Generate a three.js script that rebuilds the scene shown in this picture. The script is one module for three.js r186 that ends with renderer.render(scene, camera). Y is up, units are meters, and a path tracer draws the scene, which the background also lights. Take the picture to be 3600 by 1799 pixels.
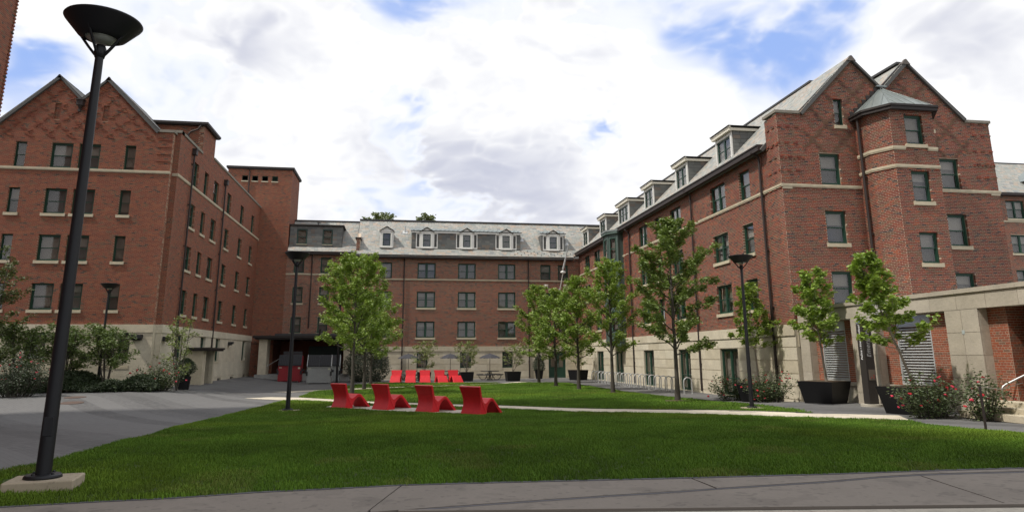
import * as THREE from 'three';
import { mergeGeometries } from 'three/addons/utils/BufferGeometryUtils.js';
import { RoundedBoxGeometry } from 'three/addons/geometries/RoundedBoxGeometry.js';
import { TessellateModifier } from 'three/addons/modifiers/TessellateModifier.js';
import { FontLoader } from 'three/addons/loaders/FontLoader.js';
import { TextGeometry } from 'three/addons/geometries/TextGeometry.js';

// ---------------------------------------------------------------- camera, sky, sun, exposure
const rad = Math.PI / 180;
const renderer = new THREE.WebGLRenderer({ antialias: true });
renderer.toneMapping = THREE.LinearToneMapping;
renderer.toneMappingExposure = 0.93;
renderer.shadowMap.enabled = true;
const scene = new THREE.Scene();
const FOCAL = 2422, CX = 1800, CY = 712;                      // photograph pixels
const camera = new THREE.PerspectiveCamera(2 * Math.atan(1087 / FOCAL) / rad, 3600 / 2174, 0.1, 4000);
camera.rotation.order = 'YXZ';
camera.rotation.set(12.5 * rad, -8.88 * rad, -0.25 * rad);
camera.position.set(0, 2, 0);
camera.setViewOffset(3600, 2174, 0, 375, 3600, 1799);
camera.updateMatrixWorld(true);
const SUN = new THREE.Vector3(-0.54, 0.82, 0.15).normalize();
const sun = new THREE.DirectionalLight(new THREE.Color().setRGB(1, 0.95, 0.87), 3.9);
sun.position.copy(SUN).multiplyScalar(120).add(new THREE.Vector3(0, 0, -35));
sun.target.position.set(0, 0, -35);
sun.castShadow = true; sun.shadow.radius = 5; sun.shadow.mapSize.set(4096, 4096);
Object.assign(sun.shadow.camera, { left: -70, right: 70, top: 60, bottom: -60, near: 1, far: 260 });
scene.add(sun, sun.target);

// seeded random numbers and noise
function rng(seed) { let a = seed >>> 0; return () => { a = a + 0x6D2B79F5 | 0; let t = Math.imul(a ^ a >>> 15, 1 | a); t = t + Math.imul(t ^ t >>> 7, 61 | t) ^ t; return ((t ^ t >>> 14) >>> 0) / 4294967296; }; }
const rnd = rng(7);
const R = (a, b, r = rnd) => a + (b - a) * r();
const clamp = (x, a, b) => Math.min(b, Math.max(a, x));
const S = (a, b, t) => { t = clamp((t - a) / (b - a), 0, 1); return t * t * (3 - 2 * t); };
function hash3(x, y, z) { let h = Math.imul(x, 374761393) + Math.imul(y, 668265263) + Math.imul(z, 2147483647 - 1274126177) | 0; h = Math.imul(h ^ h >>> 13, 1274126177); h ^= h >>> 16; return (h >>> 0) / 4294967296; }
function noise3(x, y, z) {
  const X = Math.floor(x), Y = Math.floor(y), Z = Math.floor(z); x -= X; y -= Y; z -= Z;
  const u = x * x * x * (x * (x * 6 - 15) + 10), v = y * y * y * (y * (y * 6 - 15) + 10), w = z * z * z * (z * (z * 6 - 15) + 10), L = (a, b, t) => a + (b - a) * t;
  return L(L(L(hash3(X, Y, Z), hash3(X + 1, Y, Z), u), L(hash3(X, Y + 1, Z), hash3(X + 1, Y + 1, Z), u), v), L(L(hash3(X, Y, Z + 1), hash3(X + 1, Y, Z + 1), u), L(hash3(X, Y + 1, Z + 1), hash3(X + 1, Y + 1, Z + 1), u), v), w);
}
const fbm3 = (x, y, z, n) => { let s = 0, a = 0.5, t = 0; for (let i = 0; i < n; i++) { s += a * noise3(x, y, z); t += a; a *= 0.52; x = x * 2.03 + 11.3; y = y * 2.03 + 5.7; z = z * 2.03 + 3.1; } return s / t; };

// a pixel of the photograph as a direction
const EYE = camera.position.clone();
function ray(px, py) { return new THREE.Vector3((px - CX) / FOCAL, -(py - CY) / FOCAL, -1).applyQuaternion(camera.quaternion); }

// broken cumulus sky over the whole dome; the gaps and grey undersides that the photograph shows are set by direction
{
  const W = 4096, Hh = 2048, data = new Float32Array(W * Hh * 4);
  const spots = [ // px, py, radius in px, stretch, cover, grey
    [2440, 200, 180, 1.6, -0.36, 0], [2760, 260, 130, 1.6, -0.08, 0.1], [2720, 90, 260, 1.9, -0.16, 0], [2950, 170, 170, 2, -0.12, 0], [2560, 330, 120, 1.5, -0.12, 0], [1400, 40, 110, 1.7, -0.36, 0], [2075, 455, 50, 1.2, -0.55, 0], [140, 150, 60, 1.8, -0.3, 0], [90, 250, 70, 1, -0.25, 0], [1380, 420, 70, 1.2, -0.34, 0], [1480, 520, 80, 1.0, -0.32, 0], [1500, 640, 60, 1.4, -0.2, 0], [3000, 60, 90, 1.5, -0.1, 0],
    [1850, 590, 140, 2.0, 0.2, 0.55], [1650, 580, 90, 1.4, 0.1, 0.3], [890, 110, 90, 0.8, 0.2, 0.6], [880, 200, 70, 0.6, 0.1, 0.25], [630, 130, 80, 1.2, 0.1, 0.18], [2090, 130, 110, 1.2, 0.12, 0.26], [1230, 690, 150, 2.2, 0.1, 0.34], [2000, 700, 160, 2.4, 0.1, 0.14], [3520, 110, 130, 1, 0.1, 0.2], [2250, 380, 90, 1.8, 0.1, 0.2], [3350, 420, 160, 1.6, 0.1, 0.1],
    [1150, 330, 330, 1.4, 0.12, -0.1], [1750, 330, 260, 1.3, 0.1, -0.1], [2380, 380, 110, 1.5, 0.26, -0.25], [2250, 130, 90, 1, 0.22, -0.2], [3300, 330, 300, 1.5, 0.16, -0.02], [600, 330, 260, 1.3, 0.1, -0.04], [2450, 360, 90, 1.4, 0.2, -0.2],
  ].map(([x, y, r, st, c, g]) => ({ d: ray(x, y).normalize(), r: r / FOCAL, st, c, g }));
  const ridge = (x, y, z) => 1 - Math.abs(2 * noise3(x, y, z) - 1);
  function skyAt(x, y, z, out) {
    const yy = Math.max(y, 0), k = 1 / (yy + 0.3), px = x * k * 2.1, pz = z * k * 2.1, py = y * 1.5;
    const wx = fbm3(px * 1.4 + 4, 2.2 + py, pz * 1.4, 4) - 0.5, wz = fbm3(px * 1.4 - 9, 7.1 + py, pz * 1.4 + 3, 4) - 0.5;
    const det = fbm3(px * 5.5 + wx * 3, 4 + py * 4, pz * 5.5 + wz * 3, 6) - 0.5, bil = ridge(px * 7 + wx * 4, 1.5 + py * 6, pz * 7 + wz * 4) * 0.6 + ridge(px * 15 + wz * 6, 3.5 + py * 12, pz * 15 + wx * 6) * 0.4 - 0.5;
    let cov = fbm3(px + wx * 1.1 + 20, 0.5 + py, pz + wz * 1.1 + 8, 4) + 0.045, grey = (fbm3(px * 1.9 + 40 + wx, 3.5 + py, pz * 1.9 + wz, 6) - 0.45) * 1.1;
    const sx = x + det * 0.09 + wx * 0.05, sy = y + bil * 0.035 + det * 0.05, sz = z + wz * 0.05;
    for (const s of spots) { const dx = sx - s.d.x, dy = sy - s.d.y, dz = sz - s.d.z, m = Math.exp(-((dx * dx + dz * dz) / (s.st * s.st) + dy * dy) / (s.r * s.r)); if (m > 0.004) { cov += s.c * m; grey += s.g * m; } }
    cov += det * 0.5 + bil * 0.12;
    const a = S(0.40, 0.56, cov), wisp = S(0.06, 0.5, cov) * 0.84, f = Math.max(a, wisp), g = clamp(grey + det * 0.55 - bil * 0.2, -0.1, 0.9) * S(0.44, 0.62, cov);
    const up = S(0, 0.9, yy), bright = 1.16 - 0.72 * (1 - Math.exp(-1.1 * Math.max(g, 0))), t = clamp(g, 0, 1), hz = S(0.18, 0, yy) * 0.45;
    const zen = [0.42 - 0.12 * up, 0.60 - 0.13 * up, 1.04 - 0.08 * up], cl = [bright * (1 - 0.1 * t), bright * (1 - 0.06 * t), bright * (1 + 0.14 * t)], ha = [1.02, 1.06, 1.14];
    for (let n = 0; n < 3; n++) { const v = zen[n] * (1 - f) + cl[n] * f; out[n] = v * (1 - hz) + ha[n] * hz; }
  }
  const cw = 1024, chh = 512, coarse = new Float32Array(cw * chh * 3), o3 = [0, 0, 0], dir = (i, j, w, h) => { const el = ((j + 0.5) / h - 0.5) * Math.PI, az = ((i + 0.5) / w - 0.5) * 2 * Math.PI, c = Math.cos(el); return [c * Math.cos(az), Math.sin(el), c * Math.sin(az)]; };
  for (let j = chh / 2 - 1; j < chh; j++) for (let i = 0; i < cw; i++) { skyAt(...dir(i, j, cw, chh), o3); coarse.set(o3, (j * cw + i) * 3); }
  const inv = camera.quaternion.clone().invert(), v = new THREE.Vector3();
  for (let j = 0; j < Hh; j++) for (let i = 0; i < W; i++) {
    const o = (j * W + i) * 4, d = dir(i, j, W, Hh); data[o + 3] = 1;
    if (d[1] < 0) { data[o] = data[o + 1] = data[o + 2] = 0.3; continue; }
    v.set(...d).applyQuaternion(inv); const px = CX + FOCAL * v.x / -v.z, py = CY - FOCAL * v.y / -v.z;
    if (v.z < 0 && px > -150 && px < 3750 && py > -150) skyAt(...d, o3);
    else { const fx = (i + 0.5) / 4 - 0.5, fy = (j + 0.5) / 4 - 0.5, X = Math.floor(fx), Y = Math.floor(fy), tx = fx - X, ty = fy - Y, at4 = (p, q, n) => coarse[(clamp(q, chh / 2, chh - 1) * cw + (p + cw) % cw) * 3 + n]; for (let n = 0; n < 3; n++) o3[n] = (at4(X, Y, n) * (1 - tx) + at4(X + 1, Y, n) * tx) * (1 - ty) + (at4(X, Y + 1, n) * (1 - tx) + at4(X + 1, Y + 1, n) * tx) * ty; }
    data[o] = o3[0]; data[o + 1] = o3[1]; data[o + 2] = o3[2];
  }
  const sky = new THREE.DataTexture(data, W, Hh, THREE.RGBAFormat, THREE.FloatType);
  sky.mapping = THREE.EquirectangularReflectionMapping; sky.magFilter = THREE.LinearFilter; sky.colorSpace = THREE.LinearSRGBColorSpace; sky.needsUpdate = true;
  scene.background = sky; scene.environment = sky; scene.environmentIntensity = 1;
}

// ---------------------------------------------------------------- terrain
function T(x, z) {
  const w = S(6, 14, x);
  return (1 - w) * 0.6 * S(-26, -10, z) + w * (0.3 * S(-30, -22.5, z) + 0.25 * S(-17, -8, z)) + 0.36 * S(8, 13, -x) * (1 - S(-34, -27, z));
}
function G(px, py, off = 0) {
  const d = ray(px, py), p = new THREE.Vector3(); let t = 2;
  const f = (t) => { p.copy(d).multiplyScalar(t).add(EYE); return p.y - T(p.x, p.z) - off; };
  while (f(t) > 0 && t < 260) t += 0.1;
  let a = t - 0.1, b = t; for (let i = 0; i < 24; i++) { const m = (a + b) / 2; if (f(m) > 0) a = m; else b = m; }
  f(b); return p;
}
const at = (px, py, z) => { const d = ray(px, py); return d.multiplyScalar((z - EYE.z) / d.z).add(EYE); };

// ---------------------------------------------------------------- naming and building helpers
const taken = {};
function numbered(n) { if (!(n in taken)) { taken[n] = 1; return n; } return n + '_' + String(taken[n]++).padStart(3, '0'); }
function tag(o, label, category, group, kind) { o.userData.label = label; o.userData.category = category; if (group) o.userData.group = group; if (kind) o.userData.kind = kind; return o; }
function thing(name, label, category, p, turn = 0, group) { const g = new THREE.Group(); g.name = numbered(name); g.position.copy(p); g.rotation.y = turn; scene.add(g); return tag(g, label, category, group); }
function mesh(name, geo, mat, parent) { const m = new THREE.Mesh(geo, mat); m.name = parent === scene ? numbered(name) : name; m.castShadow = m.receiveShadow = true; parent.add(m); return m; }
function copy(o, p, turn, label, group, scale) { const c = o.clone(); c.userData = { ...o.userData }; c.name = numbered(o.name.replace(/_\d{3}$/, '')); c.position.copy(p); c.rotation.y = turn; if (scale) c.scale.setScalar(scale); if (label) c.userData.label = label; if (group) c.userData.group = group; scene.add(c); return c; }
const V = (x, y, z) => new THREE.Vector3(x, y, z);
const bx = (w, h, d, x = 0, y = 0, z = 0, rx = 0, ry = 0, rz = 0) => { const g = new THREE.BoxGeometry(w, h, d); if (rx) g.rotateX(rx); if (rz) g.rotateZ(rz); if (ry) g.rotateY(ry); return g.translate(x, y, z); };
const box6 = (x0, x1, y0, y1, z0, z1) => bx(x1 - x0, y1 - y0, z1 - z0, (x0 + x1) / 2, (y0 + y1) / 2, (z0 + z1) / 2);
const plain = (g) => { const q = g.index ? g.toNonIndexed() : g; for (const k of Object.keys(q.attributes)) if (!['position', 'normal', 'uv'].includes(k)) q.deleteAttribute(k); return q; };
const M = (...l) => mergeGeometries(l.flat().map(plain));
const cyl = (r0, r1, h, n = 16, x = 0, y = 0, z = 0) => new THREE.CylinderGeometry(r1, r0, h, n).translate(x, y + h / 2, z);
function tube(pts, radii, n = 6) { // tapered tube along points
  const pos = [], idx = [], N = pts.length, up = V(0.31, 0.2, 0.93).normalize(), a = V(), b = V(), d = V();
  for (let i = 0; i < N; i++) {
    d.subVectors(pts[Math.min(i + 1, N - 1)], pts[Math.max(i - 1, 0)]).normalize(); a.crossVectors(d, up).normalize(); b.crossVectors(d, a);
    const r = Array.isArray(radii) ? radii[i] : radii;
    for (let k = 0; k < n; k++) { const t = k / n * 2 * Math.PI; pos.push(pts[i].x + (a.x * Math.cos(t) + b.x * Math.sin(t)) * r, pts[i].y + (a.y * Math.cos(t) + b.y * Math.sin(t)) * r, pts[i].z + (a.z * Math.cos(t) + b.z * Math.sin(t)) * r); }
  }
  for (let i = 0; i < N - 1; i++) for (let k = 0; k < n; k++) { const p = i * n + k, q = i * n + (k + 1) % n; idx.push(p, p + n, q, q, p + n, q + n); }
  const c0 = pos.length / 3; pos.push(pts[0].x, pts[0].y, pts[0].z, pts[N - 1].x, pts[N - 1].y, pts[N - 1].z);
  for (let k = 0; k < n; k++) { const q = (k + 1) % n; idx.push(c0, k, q, c0 + 1, (N - 1) * n + q, (N - 1) * n + k); }
  const g = new THREE.BufferGeometry(); g.setAttribute('position', new THREE.Float32BufferAttribute(pos, 3)); g.setIndex(idx); g.computeVertexNormals();
  g.setAttribute('uv', new THREE.Float32BufferAttribute(new Float32Array(pos.length / 3 * 2), 2)); return g;
}
function mUV(g, k = 1) { // uv in metres, by the way each face points
  if (g.index) g = g.toNonIndexed(); const p = g.attributes.position, n = g.attributes.normal, uv = new Float32Array(p.count * 2);
  for (let i = 0; i < p.count; i++) { const ax = Math.abs(n.getX(i)), ay = Math.abs(n.getY(i)), az = Math.abs(n.getZ(i)); const [u, v] = ay > ax && ay > az ? [p.getX(i), p.getZ(i)] : ax > az ? [p.getZ(i), p.getY(i)] : [p.getX(i), p.getY(i)]; uv[2 * i] = u * k; uv[2 * i + 1] = v * k; }
  g.setAttribute('uv', new THREE.BufferAttribute(uv, 2)); return g;
}

// ---------------------------------------------------------------- materials
function tex(n, fn, srgb = true) { // tiling texture from fn(u, v) -> [r, g, b] linear or a grey
  const d = new Uint8Array(n * n * 4), enc = (c) => 255 * (srgb ? (c <= 0.0031308 ? 12.92 * c : 1.055 * Math.pow(c, 1 / 2.4) - 0.055) : c);
  for (let j = 0; j < n; j++) for (let i = 0; i < n; i++) { let c = fn(i / n, j / n); if (!Array.isArray(c)) c = [c, c, c]; const o = (j * n + i) * 4; for (let k = 0; k < 3; k++) d[o + k] = clamp(enc(clamp(c[k], 0, 1)), 0, 255); d[o + 3] = 255; }
  const t = new THREE.DataTexture(d, n, n); t.wrapS = t.wrapT = THREE.RepeatWrapping; t.magFilter = THREE.LinearFilter; t.minFilter = THREE.LinearMipmapLinearFilter; t.generateMipmaps = true; if (srgb) t.colorSpace = THREE.SRGBColorSpace; t.needsUpdate = true; return t;
}
function tfbm(u, v, f, n, s) { // tiling fbm on a torus
  let r = 0, a = 0.5, w = 0; for (let i = 0; i < n; i++) { const m = (x) => ((x % f) + f) % f, x = u * f, y = v * f, X = Math.floor(x), Y = Math.floor(y), fx = x - X, fy = y - Y, sx = fx * fx * (3 - 2 * fx), sy = fy * fy * (3 - 2 * fy); const h = (p, q) => hash3(m(p), m(q), s + i * 17); r += a * ((h(X, Y) * (1 - sx) + h(X + 1, Y) * sx) * (1 - sy) + (h(X, Y + 1) * (1 - sx) + h(X + 1, Y + 1) * sx) * sy); w += a; a *= 0.55; f *= 2; } return r / w;
}
const rep = (t, k) => { const c = t.clone(); c.repeat.set(k, k); c.needsUpdate = true; return c; };
const mix3 = (a, b, t) => a.map((x, i) => x + (b[i] - x) * t);
const tStone = tex(512, (u, v) => { const a = tfbm(u, v, 4, 5, 3), b = tfbm(u, v * 3, 24, 3, 9), c = tfbm(u * 1, v, 90, 2, 4); const k = 0.74 + 0.34 * a + 0.2 * (b - 0.5) + 0.14 * (c - 0.5) - 0.14 * S(0.6, 0.72, b) * S(0.55, 0.4, a); return [k * 0.96, k * 0.95, k * 0.91]; });
const tConc = tex(512, (u, v) => { const a = tfbm(u, v, 3, 6, 21), c = tfbm(u, v, 120, 2, 5), s = tfbm(u, v, 40, 2, 77); let k = 0.74 + 0.36 * a + 0.12 * (c - 0.5); k -= 0.2 * S(0.7, 0.8, s) + 0.12 * S(0.62, 0.7, tfbm(u, v, 9, 3, 44)); return k; });
const tPaver = tex(1024, (u, v) => { // small stone setts laid in toned bands
  const band = Math.floor(u * 8), bw = hash3(band, 3, 1), cu = u * 64, row = Math.floor(cu), cv = v * 32 + (row % 2) * 0.5, col = Math.floor(cv) % 32, fu = cu - row, fv = cv - Math.floor(cv);
  const stone = hash3(row, col, 5), joint = fu < 0.06 || fv < 0.03; let k = 0.66 + 0.4 * bw + 0.2 * (stone - 0.5) + 0.16 * (tfbm(u, v, 100, 2, 8) - 0.5) + 0.2 * (tfbm(u, v, 5, 4, 2) - 0.5); if (joint) k *= 0.62; return [k, k * 0.995, k * 1.0]; });
const tSoil = tex(512, (u, v) => { const a = tfbm(u, v, 6, 5, 31), b = tfbm(u, v, 60, 3, 33); return [0.55 + 0.5 * a + 0.5 * (b - 0.5), 0.62 + 0.4 * a + 0.5 * (b - 0.5), 0.5 + 0.4 * b]; });
const tBump = tex(512, (u, v) => 0.5 + 0.5 * (tfbm(u, v, 30, 4, 61) - 0.5), false);
const tGrime = tex(512, (u, v) => { const a = tfbm(u, v, 5, 5, 71), b = tfbm(u, v, 50, 2, 73); return 0.86 + 0.26 * (a - 0.5) + 0.14 * (b - 0.5); });
const col = (r, g, b) => new THREE.Color().setRGB(r, g, b);
const std = (r, g, b, rough = 0.8, o = {}) => new THREE.MeshStandardMaterial({ color: col(r, g, b), roughness: rough, ...o });
const phy = (r, g, b, rough, o = {}) => new THREE.MeshPhysicalMaterial({ color: col(r, g, b), roughness: rough, ...o });
const mat = {
  stone: std(0.68, 0.615, 0.49, 0.9, { map: rep(tStone, 0.45), bumpMap: rep(tBump, 0.8), bumpScale: 0.004 }),
  stoneB: std(0.71, 0.65, 0.525, 0.9, { map: rep(tStone, 0.31), bumpMap: rep(tBump, 0.7), bumpScale: 0.004 }),
  stoneC: std(0.61, 0.545, 0.42, 0.9, { map: rep(tStone, 0.6), bumpMap: rep(tBump, 0.8), bumpScale: 0.004 }),
  coping: std(0.27, 0.25, 0.215, 0.92, { map: rep(tStone, 0.9) }),
  trimStone: std(0.60, 0.53, 0.40, 0.88, { map: rep(tStone, 0.9) }),
  arcStone: std(0.50, 0.45, 0.37, 0.85, { map: rep(tStone, 0.4) }), arcStoneB: std(0.54, 0.49, 0.41, 0.85, { map: rep(tStone, 0.53) }),
  mortarR: std(0.45, 0.37, 0.285, 0.95), mortarL: std(0.34, 0.225, 0.155, 0.95), mortarB: std(0.58, 0.47, 0.36, 0.95),
  brickW: std(1, 1, 1, 0.85), slateW: std(1, 1, 1, 0.62),
  green: std(0.012, 0.052, 0.031, 0.5), greenL: std(0.016, 0.05, 0.038, 0.45), greenPatina: std(0.10, 0.145, 0.125, 0.55, { metalness: 0.25, map: rep(tGrime, 1) }),
  glass: phy(1, 1, 1, 0.03, { transmission: 1, thickness: 0, ior: 1.5, specularIntensity: 0.8 }),
  blind: std(0.125, 0.115, 0.1, 0.95), blindB: std(0.09, 0.087, 0.08, 0.95), blindC: std(0.17, 0.152, 0.122, 0.95), shade: std(0.21, 0.195, 0.165, 0.95),
  copper: std(0.034, 0.024, 0.021, 0.6, { metalness: 0.1 }), fascia: std(0.025, 0.019, 0.017, 0.65), ridge: std(0.05, 0.05, 0.05, 0.6),
  white: std(0.74, 0.73, 0.69, 0.55), whiteTan: std(0.68, 0.64, 0.54, 0.6),
  roofMetal: std(0.30, 0.335, 0.32, 0.42, { metalness: 0.5, map: rep(tGrime, 1) }), under: std(0.10, 0.10, 0.095, 0.9),
  lamp: phy(0.011, 0.0115, 0.0135, 0.5, { specularIntensity: 0.7 }), lampGlass: phy(0.62, 0.66, 0.6, 0.35, { transmission: 0.5, thickness: 0 }),
  conc: std(0.235, 0.205, 0.172, 0.9, { map: rep(tConc, 0.35), bumpMap: rep(tBump, 1.4), bumpScale: 0.003 }), concTan: std(0.62, 0.55, 0.43, 0.92, { map: rep(tConc, 0.5) }), footing: std(0.40, 0.335, 0.24, 0.92, { map: rep(tConc, 0.9) }), concPad: std(0.50, 0.46, 0.38, 0.92, { map: rep(tConc, 0.6) }), concGrey: std(0.36, 0.36, 0.34, 0.92, { map: rep(tConc, 0.5) }),
  band: std(0.09, 0.09, 0.1, 0.7, { map: rep(tConc, 1) }), paver: std(0.138, 0.136, 0.132, 0.85, { map: rep(tPaver, 1 / 6.4), bumpMap: rep(tBump, 1), bumpScale: 0.004 }), asphalt: std(0.13, 0.13, 0.125, 0.9, { map: rep(tConc, 0.4) }),
  soil: std(0.045, 0.07, 0.012, 1, { map: rep(tSoil, 0.7) }), mulch: std(0.10, 0.065, 0.04, 1, { map: rep(tSoil, 1.5) }),
  red: phy(0.64, 0.02, 0.028, 0.45, { specularIntensity: 0.6, map: rep(tGrime, 1) }),
  planter: phy(0.009, 0.009, 0.01, 0.45, { specularIntensity: 0.5 }), steel: std(0.45, 0.45, 0.44, 0.38, { metalness: 0.85 }), galv: std(0.50, 0.51, 0.50, 0.5, { metalness: 0.25 }), iron: std(0.02, 0.02, 0.022, 0.5), umbrella: std(0.05, 0.05, 0.058, 0.95),
  dumpRed: std(0.34, 0.014, 0.022, 0.55, { map: rep(tGrime, 0.6) }), dumpGrey: std(0.38, 0.39, 0.38, 0.6, { map: rep(tGrime, 0.6) }), lid: std(0.022, 0.022, 0.024, 0.75),
  bark: std(0.12, 0.098, 0.078, 0.95, { map: rep(tSoil, 1) }), barkLight: std(0.25, 0.22, 0.18, 0.95),
};
const leafMat = (k = 1) => new THREE.MeshPhysicalMaterial({ color: col(k, k, k), vertexColors: true, roughness: 0.6, transmission: 0.48, thickness: 0, side: THREE.DoubleSide });
mat.leaf = leafMat();

// brick tones: [weight, r, g, b]
const TONES = {
  R: [[26, 0.212, 0.050, 0.027], [20, 0.171, 0.038, 0.024], [18, 0.160, 0.062, 0.033], [16, 0.139, 0.071, 0.040], [9, 0.280, 0.062, 0.024], [6, 0.104, 0.035, 0.027], [5, 0.042, 0.028, 0.029]],
  L: [[30, 0.231, 0.068, 0.035], [24, 0.204, 0.057, 0.031], [18, 0.264, 0.086, 0.040], [14, 0.182, 0.063, 0.037], [8, 0.165, 0.085, 0.046], [4, 0.099, 0.060, 0.042], [2, 0.050, 0.040, 0.033]],
  B: [[26, 0.217, 0.063, 0.035], [20, 0.188, 0.050, 0.030], [18, 0.200, 0.085, 0.047], [14, 0.153, 0.083, 0.051], [8, 0.270, 0.075, 0.034], [8, 0.088, 0.050, 0.042], [6, 0.040, 0.032, 0.033]],
  A: [[40, 0.30, 0.082, 0.036], [30, 0.26, 0.07, 0.034], [20, 0.23, 0.088, 0.05], [10, 0.18, 0.09, 0.055]],
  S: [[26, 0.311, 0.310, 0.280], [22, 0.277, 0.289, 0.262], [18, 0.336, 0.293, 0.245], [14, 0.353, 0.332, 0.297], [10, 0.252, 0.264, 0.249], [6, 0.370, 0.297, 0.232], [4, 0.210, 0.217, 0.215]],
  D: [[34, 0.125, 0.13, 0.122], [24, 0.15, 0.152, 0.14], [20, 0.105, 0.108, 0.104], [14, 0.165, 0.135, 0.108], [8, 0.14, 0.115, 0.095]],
};
for (const k in TONES) { let s = 0; const all = TONES[k].reduce((a, t) => a + t[0], 0); TONES[k] = TONES[k].map(([w, ...c]) => ({ p: (s += w / all), c, m: null })); }
const pick = (k, r) => { const q = r(); const l = TONES[k]; for (let i = 0; i < l.length; i++) if (q <= l[i].p) return i; return l.length - 1; };
const toneMat = (k, i) => TONES[k][i].m ??= std(...TONES[k][i].c, k === 'S' || k === 'D' ? 0.62 : 0.86);

// ---------------------------------------------------------------- walls of bricks, roofs of slates, courses of stone
const UNIT = new THREE.BoxGeometry(1, 1, 1);
function scan(poly, v) { const xs = []; for (let i = 0; i < poly.length; i++) { const [a, b] = poly[i], [c, d] = poly[(i + 1) % poly.length]; if ((b <= v) !== (d <= v)) xs.push(a + (c - a) * (v - b) / (d - b)); } xs.sort((p, q) => p - q); const out = []; for (let i = 0; i + 1 < xs.length; i += 2) out.push([xs[i], xs[i + 1]]); return out; }
function minus(list, holes, v) { for (const [a, b, c, d] of holes) if (v > c && v < d) list = list.flatMap(([p, q]) => b <= p || a >= q ? [[p, q]] : [[p, a], [b, q]].filter(([x, y]) => y - x > 0.015)); return list; }
function building(name, label, category, p0, group) { const g = thing(name, label, category, p0, 0, group); return { g, p0, rows: { brick: [], slate: [] } }; }
const frame = (B, o, rot) => ({ B, o, rot, m: new THREE.Matrix4().makeTranslation(o.x - B.p0.x, o.y - B.p0.y, o.z - B.p0.z).multiply(new THREE.Matrix4().makeRotationY(rot)) });
function place(F, obj, u, v, w = 0) { const q = V(u, v, w).applyMatrix4(F.m); obj.position.copy(q); obj.rotation.y = F.rot; F.B.g.add(obj); return obj; }
function partF(F, name, geo, material) { const m = new THREE.Mesh(geo, material); m.name = name; m.castShadow = m.receiveShadow = true; return place(F, m, 0, 0, 0); }
function shapeOf(poly, holes = [], e = 0) { const s = new THREE.Shape(poly.map(([a, b]) => new THREE.Vector2(a, b))); for (const [a, b, c, d] of holes) s.holes.push(new THREE.Path([[a - e, c - e], [b + e, c - e], [b + e, d + e], [a - e, d + e]].map(([x, y]) => new THREE.Vector2(x, y)))); return s; }
const slab = (poly, holes, front, depth, e) => new THREE.ExtrudeGeometry(shapeOf(poly, holes, e), { depth, bevelEnabled: false }).translate(0, 0, front - depth);
function brickWall(F, poly, holes, tone, mortar, opt = {}) {
  const r = rng(opt.seed ?? Math.floor(Math.abs(F.o.x * 91 + F.o.z * 37 + poly[0][0] * 13)) + 5), H = 0.069, h = 0.0555, L = 0.2115, vs = poly.map((p) => p[1]), v0 = Math.min(...vs), v1 = Math.max(...vs);
  partF(F, 'wall', slab(poly, holes, -0.0045, opt.depth ?? 0.3, 0.004), mortar);
  let row = Math.round(v0 / H); const mm = new THREE.Matrix4();
  for (let v = v0 + H / 2; v < v1; v += H, row++) {
    const head = ((row % 6) + 6) % 6 === 0, len = head ? L / 2 : L, off = (row % 2 ? L / 2 : 0) + (head ? L / 4 : 0);
    for (const [a, b] of minus(scan(poly, v), holes, v)) for (let k = Math.floor((a - off) / len); off + k * len < b; k++) {
      const p = Math.max(a + 0.002, off + k * len + 0.0065), q = Math.min(b - 0.002, off + (k + 1) * len - 0.0065); if (q - p < 0.02) continue;
      const u = (p + q) / 2; let t = pick(tone, r), w = (r() - 0.5) * 0.003; const ex = opt.proud?.(u, v, row, k, t, r); if (ex) { w += ex.w ?? 0; t = ex.t ?? t; }
      mm.compose(V(u, v, w - 0.05), new THREE.Quaternion(), V(q - p, h, 0.1)); F.B.rows.brick.push([new THREE.Matrix4().multiplyMatrices(F.m, mm), tone, t]);
    }
  }
}
// slates on a plane given by origin o, unit vectors U (along) and Sl (up the slope)
function slateRoof(B, o, U, Sl, poly, holes, tone, opt = {}) {
  const N = V().crossVectors(U, Sl).normalize(), base = new THREE.Matrix4().makeBasis(U, Sl, N).setPosition(V().subVectors(o, B.p0)), r = rng(opt.seed ?? 99), H = opt.H ?? 0.205, mm = new THREE.Matrix4();
  const sl = slab(poly, holes, -0.03, opt.depth ?? 0.14, 0); const deck = mesh('roof_deck', sl, mat.under, B.g); deck.applyMatrix4(base);
  const vs = poly.map((p) => p[1]), v0 = Math.min(...vs), v1 = Math.max(...vs); let row = 0; const tilt = new THREE.Quaternion().setFromAxisAngle(V(1, 0, 0), 0.075);
  for (let v = v0 + H / 2; v < v1; v += H, row++) {
    for (const [a, b] of minus(scan(poly, v), holes, v)) { let u = a - r() * 0.2; while (u < b) { const len = R(0.24, 0.42, r), p = Math.max(a, u + 0.006), q = Math.min(b, u + len - 0.006); u += len; if (q - p < 0.03) continue; mm.compose(V((p + q) / 2, v + (r() - 0.5) * 0.008, -0.008 + r() * 0.006), tilt, V(q - p, H * 1.12, 0.02 + r() * 0.012)); B.rows.slate.push([new THREE.Matrix4().multiplyMatrices(base, mm), tone, pick(tone, r)]); } }
  }
}
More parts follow.
